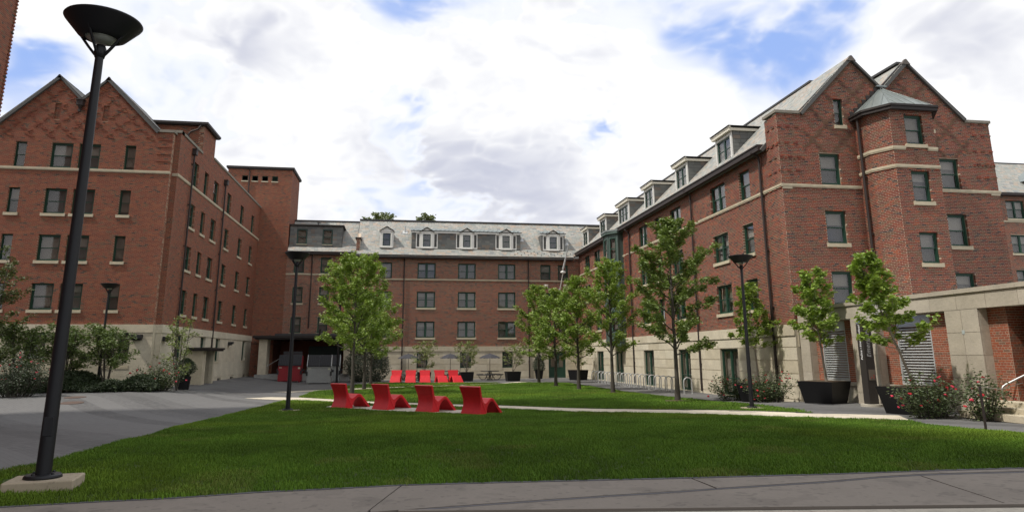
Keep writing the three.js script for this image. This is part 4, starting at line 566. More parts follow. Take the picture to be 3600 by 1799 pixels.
// ---------------------------------------------------------------- ground, lawns, paths
function struct(o) { o.userData.kind = 'structure'; return o; }
const px2 = (l) => l.map(([a, b]) => { const p = G(a, b); return [p.x, p.z]; });
function drape(pts, off, m, name, opt = {}) {
  const sh = new THREE.Shape(pts.map(([x, z]) => new THREE.Vector2(x, -z))); let g = new THREE.ShapeGeometry(sh); g.rotateX(-P2); g = new TessellateModifier(opt.cell ?? 0.9, 9).modify(g.toNonIndexed());
  const p = g.attributes.position, uv = new Float32Array(p.count * 2); for (let i = 0; i < p.count; i++) { const x = p.getX(i), z = p.getZ(i); p.setY(i, T(x, z) + off); uv[2 * i] = x; uv[2 * i + 1] = z; } g.setAttribute('uv', new THREE.BufferAttribute(uv, 2)); g.computeVertexNormals();
  const parts = [g]; if (opt.edge) { const pos = [], q = (x, z, d) => [x, T(x, z) + off - d, z]; const n = pts.length; for (let i = 0; i < n; i++) { const [ax, az] = pts[i], [bx_, bz] = pts[(i + 1) % n], s = Math.max(1, Math.ceil(Math.hypot(bx_ - ax, bz - az) / 1)); for (let k = 0; k < s; k++) { const x0 = ax + (bx_ - ax) * k / s, z0 = az + (bz - az) * k / s, x1 = ax + (bx_ - ax) * (k + 1) / s, z1 = az + (bz - az) * (k + 1) / s; pos.push(...q(x0, z0, 0), ...q(x1, z1, 0), ...q(x1, z1, opt.edge), ...q(x0, z0, 0), ...q(x1, z1, opt.edge), ...q(x0, z0, opt.edge)); } } const e = new THREE.BufferGeometry(); e.setAttribute('position', new THREE.Float32BufferAttribute(pos, 3)); e.setAttribute('uv', new THREE.Float32BufferAttribute(new Float32Array(pos.length / 3 * 2), 2)); e.computeVertexNormals(); parts.push(e); }
  return mesh(name, M(parts), m, opt.parent ?? scene);
}
{ const g = new THREE.PlaneGeometry(130, 130, 130, 130).rotateX(-P2).translate(0, 0, -40), p = g.attributes.position, uv = g.attributes.uv; const c = Math.cos(0.62), s = Math.sin(0.62); for (let i = 0; i < p.count; i++) { const x = p.getX(i), z = p.getZ(i); p.setY(i, T(x, z)); uv.setXY(i, x * c - z * s, x * s + z * c); } g.computeVertexNormals(); struct(mesh('ground', g, mat.paver, scene)).userData.label = 'grey stone paving of the court';
  const o = new THREE.RingGeometry(60, 1800, 64, 4).rotateX(-P2).translate(0, -0.12, -40); struct(mesh('outer_ground', mUV(o, 1), std(0.12, 0.12, 0.1, 1), scene)); }
const NEAR = px2([[0, 1662], [122, 1638], [209, 1619], [314, 1587], [419, 1556], [523, 1538], [600, 1508], [698, 1486], [790, 1464], [845, 1450], [926, 1429], [1002, 1410], [1100, 1412.5], [1309, 1422.5], [1589, 1433.5], [1752, 1438], [2200, 1453.5], [2549, 1463], [2821, 1472.5], [3205, 1483], [3250, 1497], [3471, 1519], [3700, 1537], [3900, 1558], [3900, 1640], [3600, 1651], [2912, 1673], [2400, 1687], [1759, 1702.5], [1410, 1712], [1200, 1723.4], [900, 1738], [600, 1759], [296, 1774], [0, 1791], [-200, 1800], [-200, 1700]]);
const FAR = px2([[1052, 1398], [1075, 1388], [1106, 1378], [1153, 1373.5], [1200, 1372.5], [1373, 1365], [1600, 1357.5], [1763, 1351], [1830, 1347], [1870, 1346.5], [1998, 1347.5], [2200, 1379], [2347, 1396.6], [2472, 1408], [2588, 1420], [2802, 1443], [2860, 1453], [2200, 1438.5], [1752, 1425.5], [1589, 1421.5], [1309, 1412], [1100, 1400]]);
const STRIP = px2([[1195, 1364], [1250, 1354], [1320, 1347.5], [1730, 1347], [1765, 1347], [1600, 1353.5], [1373, 1361], [1230, 1367]]);
for (const [l, n, t] of [[NEAR, 'lawn', 'large lawn in front of the red lounge chairs'], [FAR, 'lawn', 'lawn with young trees between the two pale paths'], [STRIP, 'lawn', 'narrow strip of lawn before the umbrella tables']]) struct(drape(l, 0.024, mat.soil, n, { edge: 0.03 })).userData.label = t;
const PATH1 = px2([[857, 1401], [953, 1396.2], [1051, 1398], [1100, 1400.5], [1309, 1412.5], [1589, 1422], [1752, 1426], [2200, 1439], [2867.7, 1454.5], [3162.7, 1461.4], [3210, 1482], [2821, 1472], [2549, 1462.6], [2200, 1453], [1752, 1437.5], [1589, 1433], [1309, 1422], [1100, 1412], [1002, 1408]]);
const PATH2 = px2([[953, 1378.5], [1162, 1369], [1373, 1361.5], [1600, 1354], [1763, 1347.5], [1821, 1342], [1855, 1343], [1870, 1346], [1830, 1346.7], [1763, 1350.7], [1600, 1357.2], [1373, 1364.7], [1200, 1372.2], [1153, 1373.7], [1020, 1380]]);
{ const o = struct(drape(PATH1, 0.014, mat.concTan, 'path')); o.userData.label = 'pale concrete path crossing the lawn behind the red chairs'; // joints sawn across the path
  for (const px of [1205, 1480, 1800, 2090, 2430, 2660, 2905]) { const y = 1396 + (px - 953) * 0.0266 + 8, p = G(px, y), h = tube([V(p.x - 0.62, p.y + 0.014, p.z - 0.55), V(p.x + 0.62, p.y + 0.014, p.z + 0.55)], 0.006, 4); mesh('joint', h, mat.band, o); } }
struct(drape(PATH2, 0.014, mat.concTan, 'path')).userData.label = 'narrow pale path curving behind the far lawn';
struct(drape(px2([[640, 1373], [760, 1366.5], [1150, 1366], [1190, 1352], [1190, 1341], [1000, 1337], [880, 1339], [780, 1345], [715, 1355]]), 0.008, mat.asphalt, 'driveway')).userData.label = 'dark asphalt apron before the dumpsters';
struct(drape(px2([[1140, 1434], [1160, 1429], [1230, 1426], [1420, 1434], [1600, 1443], [1783, 1449], [1720, 1459], [1600, 1457], [1300, 1445]]), 0.034, mat.concPad, 'chair_pad', { edge: 0.06 })).userData.label = 'concrete pad under the four red lounge chairs';
{ // concrete walk in the foreground, laid in slabs
  const w = new THREE.Group(); w.name = 'concrete_walk'; w.userData.kind = 'structure'; w.userData.label = 'grey concrete walk in slabs along the front of the lawn'; scene.add(w);
  const top = [[-200, 1802], [0, 1793], [296, 1776], [600, 1761], [900, 1740], [1200, 1725.4], [1410, 1714]], bandL = [[1465, 1799], [1759, 1777], [2131, 1751], [2400, 1734], [2519, 1725], [2912, 1700], [3098, 1683], [3238, 1675], [3600, 1664.5], [3900, 1655]];
  const S1 = [...top.slice(0, -1), [1407, 1714], [1295, 1801], [900, 2180], [-900, 2180]], S2 = [[1413, 1714], [1759, 1704.5], [2400, 1689], [2430, 1688.4], [2515, 1723], [2400, 1731.5], [2131, 1748], [1759, 1774], [1462, 1796], [1302, 1808], [1301, 1801]], S3 = [[2436, 1688.2], [2912, 1675], [3600, 1653], [3900, 1642], [3900, 1652], [3600, 1661.5], [3238, 1672], [3098, 1680], [2912, 1697], [2522, 1722]], S4 = [[1462, 1803], [1759, 1781], [2131, 1755], [2400, 1738], [2519, 1729], [2912, 1704], [3098, 1687], [3236, 1679], [3537, 1778], [2400, 1791], [1500, 1800]], S5 = [[3242, 1678.5], [3600, 1668], [3900, 1658], [3900, 1775], [3600, 1777.5], [3543, 1778]];
  for (const s of [S1, S2, S3, S4, S5]) drape(px2(s), 0.022, mat.conc, 'concrete_slab', { parent: w, edge: 0.03, cell: 0.6 });
  const bd = [...bandL.map(([a, b]) => [a, b - 1.8]), ...bandL.slice().reverse().map(([a, b]) => [a, b + 1.8])]; drape(px2(bd), 0.019, mat.band, 'dark_band', { parent: w, cell: 0.6 });
  const ed = [[-200, 1799.5], [0, 1790.5], [296, 1773.5], [600, 1758.5], [900, 1737.5], [1200, 1723], [1410, 1711.5], [1759, 1702], [2400, 1686.5], [2912, 1672.5], [3600, 1650.5], [3900, 1639.5]]; drape(px2([...ed, ...ed.slice().reverse().map(([a, b]) => [a, b + 3])]), 0.028, mat.band, 'edging_strip', { parent: w, cell: 0.6, edge: 0.03 });
  const kb = [[1400, 1803], [2400, 1792], [3543, 1779], [3900, 1776]]; drape(px2([...kb, ...kb.slice().reverse().map(([a, b]) => [a, b + 5])]), 0.03, mat.conc, 'kerb', { parent: w, cell: 0.6, edge: 0.05 });
  drape(px2([[1300, 1810], [2400, 1799], [3900, 1783], [4200, 2200], [900, 2200]]), 0.006, mat.concPad, 'lower_pavement', { parent: w, cell: 0.8 }); }

// ---------------------------------------------------------------- street lamps
function makeLamp(label, p, group) {
  const g = thing('street_lamp', label, 'street lamp', p, 0, group), H = 4.86;
  mesh('pole', cyl(0.076, 0.046, H, 24, 0, 0.05), mat.lamp, g);
  mesh('base_plate', new THREE.LatheGeometry([[0, 0.0], [0.185, 0], [0.178, 0.045], [0.16, 0.06], [0, 0.06]].map(([a, b]) => new THREE.Vector2(a, b)), 32), mat.lamp, g);
  for (let i = 0; i < 4; i++) mesh('bolt', new THREE.SphereGeometry(0.016, 8, 6).translate(0.128 * Math.cos(i * P2 + 0.6), 0.064, 0.128 * Math.sin(i * P2 + 0.6)), mat.lamp, g);
  mesh('collar', new THREE.LatheGeometry([[0, H], [0.055, H], [0.066, H + 0.06], [0.066, H + 0.12], [0.05, H + 0.16], [0, H + 0.16]].map(([a, b]) => new THREE.Vector2(a, b)), 20), mat.lamp, g);
  for (let i = 0; i < 4; i++) { const a = i * P2 + 0.35, c = Math.cos(a), s = Math.sin(a); mesh('arm', tube([V(0.06 * c, H + 0.04, 0.06 * s), V(0.16 * c, H + 0.16, 0.16 * s), V(0.29 * c, H + 0.33, 0.29 * s)], 0.018, 6), mat.lamp, g); }
  const bowl = mesh('bowl', new THREE.LatheGeometry([[0.19, H + 0.24], [0.27, H + 0.28], [0.42, H + 0.46], [0.433, H + 0.48], [0.425, H + 0.492], [0.405, H + 0.478], [0.25, H + 0.3], [0.18, H + 0.26]].map(([a, b]) => new THREE.Vector2(a, b)), 48), mat.lamp, g);
  mesh('lens', new THREE.LatheGeometry([[0, H + 0.19], [0.1, H + 0.2], [0.19, H + 0.255], [0.12, H + 0.32], [0, H + 0.33]].map(([a, b]) => new THREE.Vector2(a, b)), 32), mat.lampGlass, bowl); mesh('cover', new THREE.LatheGeometry([[0, H + 0.52], [0.3, H + 0.51], [0.385, H + 0.482], [0.3, H + 0.474], [0, H + 0.474]].map(([a, b]) => new THREE.Vector2(a, b)), 48), mat.lamp, bowl);
  mesh('footing', mUV(new RoundedBoxGeometry(0.66, 0.3, 0.52, 2, 0.02).translate(0.02, -0.13, 0)), mat.footing, g); mesh('access_cover', new RoundedBoxGeometry(0.09, 0.2, 0.02, 2, 0.006).translate(0, 0.55, 0.068), mat.lamp, g);
  return g;
}
const lampAt = (px, py, dy = 0.06) => G(px, py, dy).clone();
const LG = 'lamp posts around the lawn';
const lamp0 = makeLamp('tall black bowl-top lamp post on a square concrete footing at the lawn corner', lampAt(147, 1686, 0.12), LG); lamp0.rotation.y = 0.18;
copy(lamp0, lampAt(1010, 1443, 0.04), -0.2, 'black bowl-top lamp post beside the row of four red lounge chairs', LG, 1.1);
copy(lamp0, lampAt(2645, 1434, 0.04), 0.1, 'black bowl-top lamp post in front of the rose bushes and right planter', LG, 0.935);
copy(lamp0, lampAt(1182, 1349, 0.02), 0, 'black bowl-top lamp post behind the large oak beside the grey dumpster', LG, 1.16);
copy(lamp0, V(-15.1, T(-15.1, -38.5), -38.5), 0, 'black bowl-top lamp post rising from the juniper bed by the left wing', LG, 1.0);

// ---------------------------------------------------------------- red lounge chairs
function makeChaise(label, p, turn, group) {
  const g = thing('lounge_chair', label, 'lounge chair', p, turn, group);
  const sp = (l) => new THREE.SplineCurve(l.map(([a, b]) => new THREE.Vector2(a, b))).getPoints(l.length * 4);
  const back = sp([[0.0, 0], [0.075, 0.2], [0.095, 0.38], [0.06, 0.58], [-0.02, 0.8], [-0.055, 0.9]]), seat = sp([[0.0, 0.915], [0.055, 0.78], [0.125, 0.6], [0.19, 0.46], [0.275, 0.37], [0.38, 0.36], [0.5, 0.43], [0.62, 0.5], [0.72, 0.49], [0.83, 0.4], [1.0, 0.21], [1.16, 0.0]]), under = sp([[1.06, 0.0], [0.92, 0.18], [0.79, 0.34], [0.69, 0.415], [0.6, 0.41], [0.49, 0.33], [0.41, 0.24], [0.35, 0.1], [0.335, 0.0]]);
  const geo = new THREE.ExtrudeGeometry(new THREE.Shape([...back, ...seat, ...under]), { depth: 0.72, bevelEnabled: true, bevelThickness: 0.018, bevelSize: 0.014, bevelSegments: 3, curveSegments: 4 }).translate(0, 0, -0.36);
  const q = geo.attributes.position; for (let i = 0; i < q.count; i++) { const v = q.getY(i); q.setZ(i, q.getZ(i) * (1 + 0.16 * Math.pow(Math.abs(v - 0.42) / 0.48, 1.6))); } geo.computeVertexNormals();
  geo.scale(1.1, 1, 1); mesh('shell', mUV(geo), mat.red, g); return g;
}
// local +x points towards the foot of the chair
const CH1 = 'four red lounge chairs on the concrete pad', turnOf = (dx, dz) => Math.atan2(-dz, dx);
{ const spots = [[-2.42, -28.45], [-0.8, -27.45], [0.8, -25.98], [2.3, -24.05]], lb = ['red moulded lounge chair closest to the lamp post in the row of four', 'second red lounge chair along from the lamp post in the row of four', 'third red lounge chair along from the lamp post in the row of four', 'red lounge chair at the end of the row of four farthest from the lamp post']; let c0;
  spots.forEach(([x, z], i) => { const p = V(x, T(x, z) + 0.036, z), t = turnOf(0.71, -0.70); if (!i) c0 = makeChaise(lb[0], p, t, CH1); else copy(c0, p, t + [0, 0.02, -0.03, 0.03][i], lb[i], CH1); });
  [[613, 0.1], [830, 0.03], [1047, 0], [1268, -0.22], [1478, -0.3]].forEach(([a, t], i) => { const p = G(1250 + a / 4.29, 1344); p.y += 0.004; p.z -= 0.9; copy(c0, p, turnOf(-t, 1), 'red lounge chair facing the lawn in front of the umbrella tables', 'five red lounge chairs facing the lawn by the tables', 0.97); }); }

// ---------------------------------------------------------------- picnic tables with umbrellas
function makeTable(label, p, turn) {
  const g = thing('picnic_table', label, 'picnic table', p, turn, 'picnic tables with umbrellas');
  mesh('tabletop', M(cyl(0.78, 0.78, 0.03, 36, 0, 0.72), new THREE.TorusGeometry(0.77, 0.02, 6, 36).rotateX(P2).translate(0, 0.72, 0)), mat.iron, g);
  for (let i = 0; i < 4; i++) { const a0 = i * P2 + 0.12, l = []; for (let k = 0; k <= 8; k++) { const a = a0 + k * 0.165; l.push(V(1.02 * Math.cos(a), 0.44, 1.02 * Math.sin(a))); } const s = mesh('bench', M(...[-0.1, 0, 0.1].map((o) => tube(l.map((q) => q.clone().setLength(q.length() + o).setY(0.44)), 0.045, 6).scale(1, 1, 1))), mat.iron, g);
    const m = a0 + 0.66, c = Math.cos(m), n = Math.sin(m); mesh('leg', tube([V(0.1 * c, 0.7, 0.1 * n), V(0.22 * c, 0.4, 0.22 * n), V(0.42 * c, 0.06, 0.42 * n), V(0.7 * c, 0.03, 0.7 * n), V(0.92 * c, 0.2, 0.92 * n), V(0.98 * c, 0.42, 0.98 * n)], 0.03, 6), mat.iron, g); }
  mesh('stem', cyl(0.04, 0.04, 0.72, 10), mat.iron, g); mesh('foot', cyl(0.3, 0.28, 0.04, 20), mat.iron, g); return g;
}
function makeUmbrella(label, p, turn) {
  const g = thing('patio_umbrella', label, 'umbrella', p, turn, 'grey umbrellas over the picnic tables'); mesh('pole', cyl(0.022, 0.022, 2.15, 10), mat.iron, g);
  const n = 8, pos = [], idx = [], rings = [[0.02, 2.17], [0.3, 2.1], [0.6, 1.98], [0.92, 1.8]]; rings.forEach(([r, y], j) => { for (let i = 0; i < n * 2; i++) { const a = i / (n * 2) * 2 * Math.PI, k = i % 2 ? 0.93 : 1; pos.push(r * k * Math.cos(a), y - (i % 2 ? 0.015 * j : 0), r * k * Math.sin(a)); } }); for (let j = 0; j < 3; j++) for (let i = 0; i < 16; i++) { const a = j * 16 + i, b = j * 16 + (i + 1) % 16; idx.push(a, b, a + 16, b, b + 16, a + 16); }
  const ge = new THREE.BufferGeometry(); ge.setAttribute('position', new THREE.Float32BufferAttribute(pos, 3)); ge.setIndex(idx); const f = ge.toNonIndexed(); f.computeVertexNormals(); const um = mat.umbrella.clone(); um.side = THREE.DoubleSide; mesh('canopy', f, um, g); for (let i = 0; i < n; i++) { const a = i / n * 2 * Math.PI; mesh('rib', tube([V(0.02, 2.13, 0), V(0.3 * Math.cos(a), 2.07, 0.3 * Math.sin(a)), V(0.9 * Math.cos(a), 1.785, 0.9 * Math.sin(a))], 0.008, 4), mat.iron, g); } mesh('finial', new THREE.SphereGeometry(0.03, 8, 6).translate(0, 2.19, 0), mat.iron, g); return g;
}
let tb, um;
[[0.5, -60.2, 'behind the two red chairs nearest the downspout'], [4.02, -60.0, 'behind the middle red lounge chairs'], [7.3, -59.2, 'standing clear between two black planters']].forEach(([x, z, w], i) => { const t = 'black round picnic table with curved legs ' + w, u = 'charcoal patio umbrella over the table ' + w, p = V(x, T(x, z), z); if (!i) { tb = makeTable(t, p, 0.2); um = makeUmbrella(u, p.clone().add(V(0.0, 0.0, 0.0)), 0.2); } else { copy(tb, p, 0.2 + i * 0.1, t); copy(um, p, 0.2 + i * 0.3, u); } });

// ---------------------------------------------------------------- planters
function planterGeo(w, d, h, k) { const t = 0.04, o = new THREE.CylinderGeometry(1, k, h, 4, 1).rotateY(Math.PI / 4).scale(w / 1.4142, 1, d / 1.4142).translate(0, h / 2, 0); return o; }
function makePlanter(label, p, w, d, h, turn, group, k = 0.85) { const g = thing('planter', label, 'planter', p, turn, group); const ge = planterGeo(w, d, h, k).toNonIndexed(); ge.computeVertexNormals(); mesh('tub', ge, mat.planter, g); mesh('rim', ringGeo(-w / 2, w / 2, -d / 2, d / 2, 0.05, -0.02, 0.01).rotateX(-P2).translate(0, h, 0), mat.planter, g); mesh('soil', box6(-w / 2 + 0.05, w / 2 - 0.05, h + 0.002, h + 0.006, -d / 2 + 0.05, d / 2 - 0.05), mat.mulch, g); return g; }
const PG = 'black planters by the back wing', PR = 'black planters along the right walk';
const planterSpots = [[1.75, -57.6, 1.05, 1.05, 0.72, 'square black planter behind the middle red chair of the five', PG], [5.08, -56.5, 1.08, 0.9, 0.72, 'square black planter between the red chairs and the free-standing picnic table', PG], [8.75, -56.0, 1.15, 1.0, 0.74, 'square black planter at the end of the terrace past the picnic tables', PG], [14.35, -56.9, 1.2, 1.2, 0.8, 'black planter with a birch in the corner at the end of the bike racks', PG]];
const pl = planterSpots.map(([x, z, w, d, h, l, gr]) => makePlanter(l, V(x, T(x, z), z), w, d, h, x > 14 ? 0.5 : 0.08, gr));
{ const gp = thing('plant_pot', 'tall tapering black pot with a clipped conifer beside the green entrance door', 'planter', V(11.75, 0, -60.4)); mesh('pot', new THREE.LatheGeometry([[0, 0], [0.27, 0], [0.4, 0.78], [0.37, 0.78], [0.35, 0.7], [0, 0.7]].map(([a, b]) => new THREE.Vector2(a, b)), 24), mat.planter, gp); }
const rightPl = [[15.0, -28.4, 1.35, 1.15, 0.78, 0.1, 'black planter with a young maple half hidden by rose bushes'], [15.05, -23.6, 1.35, 1.3, 0.76, 0.5, 'large black planter with a young maple left of the emergency pillar'], [14.75, -18.75, 1.5, 1.3, 0.76, 0.3, 'large black planter with a young maple right of the emergency pillar']].map(([x, z, w, d, h, t, l]) => makePlanter(l, V(x, T(x, z), z), w, d, h, t, PR, 0.78));
const leftPl = makePlanter('small dark planter with a round clipped shrub beside the side porch', V(-11.55, T(-11.55, -40.4), -40.4), 0.62, 0.62, 0.68, 0.2, null, 0.8);

// ---------------------------------------------------------------- bicycle racks
{ let r0; const n = 21; for (let i = 0; i < n; i++) { const f = i / (n - 1), z = -52.4 + f * 16.9, x = 14.5 + 0.36 * f, p = V(x, T(x, z), z); if (!i) { r0 = thing('bike_rack', 'galvanised steel hoop in the long row of bike racks by the right wing', 'bike rack', p, 0, 'steel bike rack hoops in a row'); const l = []; for (let k = 0; k <= 10; k++) { const a = Math.PI * k / 10; l.push(V(-0.22 * Math.cos(a), 0.6 + 0.22 * Math.sin(a), 0)); } mesh('hoop', tube([V(-0.22, -0.02, 0), ...l, V(0.22, -0.02, 0)], 0.031, 8), mat.galv, r0); for (const s of [-1, 1]) mesh('foot_plate', cyl(0.05, 0.05, 0.012, 12, 0.22 * s, 0, 0), mat.galv, r0); } else if (i !== n - 2) copy(r0, p, 0); } }

// ---------------------------------------------------------------- emergency pillar
{ const p = V(15.42, T(15.42, -21.6), -21.6), g = thing('emergency_pillar', 'dark brown emergency call pillar with white lettering and a blue light on top', 'call pillar', p, 0.03), br = std(0.032, 0.027, 0.024, 0.5);
  mesh('footing', cyl(0.34, 0.34, 0.1, 28, 0, -0.02, 0), mat.concPad, g); mesh('shaft', M(new RoundedBoxGeometry(0.34, 2.62, 0.3, 2, 0.01).translate(0, 1.39, 0)), br, g);
  mesh('cap', M(bx(0.3, 0.06, 0.26, 0, 2.72, 0)), std(0.2, 0.25, 0.4, 0.3), g); mesh('blue_light', M(bx(0.2, 0.045, 0.16, 0, 2.775, 0)), new THREE.MeshStandardMaterial({ color: col(0.02, 0.05, 0.4), emissive: col(0.04, 0.12, 0.7), emissiveIntensity: 0.6, roughness: 0.3 }), g);
  const bl = new THREE.PointLight(col(0.2, 0.4, 1), 0.4, 4); bl.position.set(0, 2.95, 0); bl.castShadow = true; g.add(bl);
  const font = await new FontLoader().loadAsync('fonts/droid/droid_sans_bold.typeface.json'), wt = std(0.75, 0.75, 0.75, 0.6), gt = std(0.33, 0.33, 0.33, 0.6);
  const text = (s, size, m, x, y, z, ry, name) => { const t = new TextGeometry(s, { font, size, depth: 0.004, curveSegments: 3 }); t.applyMatrix4(new THREE.Matrix4().makeShear(0, 0, 0.2, 0, 0, 0)); t.rotateZ(P2); t.rotateY(ry); t.translate(x, y, z); mesh(name, t, m, g); };
  text('Police • Fire • Medical', 0.08, wt, -0.173, 1.5, 0.04, -P2, 'lettering'); text('Emergency', 0.145, gt, 0.06, 1.58, 0.151, 0, 'lettering');
  mesh('call_box', M(bx(0.24, 0.34, 0.02, 0.02, 1.02, 0.155)), std(0.16, 0.13, 0.1, 0.5), g); for (const [x, y] of [[-0.03, 0.93], [0.07, 0.93], [0.07, 1.0]]) mesh('button', cyl(0.018, 0.018, 0.012, 10).rotateX(P2).translate(x, y, 0.166), std(0.4, 0.03, 0.03, 0.5), g); }
{ const p = G(3470, 1519), g = thing('metal_post', 'thin brown metal post at the lawn edge with a cable to the steps', 'post', p); mesh('post', bx(0.035, 0.92, 0.035, 0, 0.45, 0), mat.copper, g); mesh('cable', tube([V(0, 0.9, 0), V(1.6, 0.78, -1.2), V(3.4, 0.86, -2.4)], 0.008, 5), mat.steel, g); }

// ---------------------------------------------------------------- dumpsters and the shelter behind them
function makeDumpster(label, p, w, body, open) {
  const g = thing('dumpster', label, 'dumpster', p, 0.05), d = 1.5; // front faces +z, top slopes down to the front
  mesh('body', new THREE.ExtrudeGeometry(new THREE.Shape([[0, 0.1], [d, 0.1], [d, 1.22], [d - 0.62, 2.0], [0, 2.0]].map(([a, b]) => new THREE.Vector2(a, b))), { depth: w, bevelEnabled: true, bevelSize: 0.012, bevelThickness: 0.012, bevelSegments: 1 }).rotateY(-P2).translate(w / 2, 0, -d), body, g);
  for (const x of [-w / 2 + 0.1, w / 2 - 0.1]) for (const z of [-0.15, -d + 0.15]) mesh('foot', bx(0.14, 0.12, 0.18, x, 0.06, z), body, g);
  for (const s of [-1, 1]) mesh('lift_pocket', M(bx(0.16, 0.16, 0.9, s * (w / 2 + 0.08), 0.92, -0.6), bx(0.05, 0.5, 0.18, s * (w / 2 + 0.03), 0.85, -0.12), bx(0.12, 0.3, 0.12, s * (w / 2 - 0.0), 0.75, 0.03)), body === mat.dumpRed ? mat.iron : mat.lid, g);
  mesh('rib', M(bx(0.05, 1.05, 0.03, -w * 0.17, 0.65, 0.02), bx(0.05, 1.05, 0.03, w * 0.19, 0.65, 0.02), bx(w + 0.03, 0.08, 0.05, 0, 1.2, 0.02)), body, g);
  const a = Math.atan2(0.78, 0.62), ll = 1.05; for (const s of [-1, 1]) { const ld = mesh('lid', bx(w / 2 - 0.01, 0.03, ll, s * w / 4, 0, 0, a).translate(0, 1.67, -0.24), mat.lid, g); for (let i = 0; i < 6; i++) mesh('lid_rib', bx(0.05, 0.045, ll * 0.94, s * w / 4 - w / 4 + 0.1 + i * (w / 2 - 0.14) / 5.4, 0, 0, a).translate(0, 1.695, -0.21), mat.lid, ld); }
  mesh('lid_rim', M(bx(0.03, 0.07, ll, -w / 2, 0, 0, a).translate(0, 1.68, -0.225), bx(0.03, 0.07, ll, w / 2, 0, 0, a).translate(0, 1.68, -0.225)), body === mat.dumpRed ? mat.lid : mat.galv, g);
  if (open) mesh('raised_lid', bx(w * 0.85, 0.34, 0.04, 0.05, 2.2, -d + 0.2, -0.12), mat.lid, g); mesh('sticker', M(bx(0.16, 0.12, 0.004, w / 2 - 0.15, 1.08, 0.016), bx(0.2, 0.06, 0.004, -w / 2 + 0.16, 1.12, 0.016)), std(0.6, 0.58, 0.45, 0.6), g); return g;
}
makeDumpster('red dumpster with black ribbed lids under the loading canopy', V(-8.75, T(-8.75, -57.7), -57.7), 1.72, mat.dumpRed, true);
makeDumpster('grey dumpster with black ribbed lids in front of the loading canopy', V(-6.08, T(-6, -54), -54.0), 1.72, mat.dumpGrey, false);
makeDumpster('second grey dumpster tucked behind the grey one beside the lamp post', V(-5.55, T(-5.5, -56.9), -57.0), 1.4, mat.dumpGrey, false);
{ const B = building('loading_shelter', 'dark flat-roofed loading shelter on limestone piers behind the dumpsters', 'shelter', V(-8.2, 0, -61)), q = (n, g, m) => mesh(n, g.translate(8.2, 0, 61), m, B.g);
  q('pier', mUV(box6(-11.75, -11.1, 0.55, 3.38, -61.9, -60.6)), mat.stone); q('pier', mUV(box6(-4.9, -4.42, 0.55, 3.38, -61.5, -60.6)), mat.stoneC);
  q('dock_wall', M(box6(-11.3, -11.1, 0, 3.4, -67.3, -63.32), box6(-4.55, -4.4, 0, 3.4, -67.3, -63.32), box6(-11.1, -4.55, 0, 3.4, -67.4, -67.2)), std(0.2, 0.066, 0.04, 0.9)); q('dock_ceiling', box6(-11.1, -4.55, 3.4, 3.5, -67.2, -63.3), mat.fascia); q('dock_floor', box6(-11.09, -4.56, 0.3, 0.545, -67.19, -63.21), mat.concGrey); q('dock_door', M(box6(-8.6, -5.6, 0.55, 2.9, -67.19, -67.1), ...[0, 1, 2, 3, 4].map((i) => box6(-8.6, -5.6, 0.6 + i * 0.5, 0.62 + i * 0.5, -67.1, -67.07))), mat.greenL); q('dock_kerb', mUV(M(box6(-11.95, -9.4, -0.1, 0.55, -63.2, -60.5), box6(-9.39, -4.4, -0.1, 0.545, -63.2, -60.9))), mat.concGrey);
  q('roof', M(box6(-12.05, -4.3, 3.38, 3.5, -63.28, -60.2), box6(-12.2, -4.2, 3.5, 3.68, -63.27, -60.05)), mat.fascia); q('roof_upstand', box6(-10.9, -4.4, 3.68, 3.92, -63.27, -62.6), mat.ridge); q('rail', tube([V(-11.1, 1.2, -60.9), V(-10.2, 1.85, -61.8)], 0.02, 6), mat.galv); q('pipe', cyl(0.09, 0.09, 0.6, 10, -7.1, 3.68, -62.3), mat.fascia); }
{ const p = V(-12.3, 0.12, -60.9), g = thing('stone_step', 'low grey stone step by the side wall near the loading shelter', 'step', p); mesh('slab', mUV(new RoundedBoxGeometry(1.2, 0.3, 3.2, 2, 0.015).translate(0, 0.0, 0.6)), mat.concGrey, g); }
for (const [a, b] of [[262, 1396.5], [250, 1416]]) { const p = G(a, b).clone(), l = []; for (let i = 0; i < 24; i++) { const t = i / 24 * 2 * Math.PI; l.push([p.x + 0.42 * Math.cos(t), p.z + 0.42 * Math.sin(t)]); } tag(drape(l, 0.012, std(0.10, 0.065, 0.05, 0.7), 'drain_cover', { edge: 0.02, cell: 0.3 }), b < 1400 ? 'round rusty drain cover in the paving by the juniper bed' : 'round rusty drain cover in the paving nearer the lamp footing', 'drain cover', 'drain covers'); }

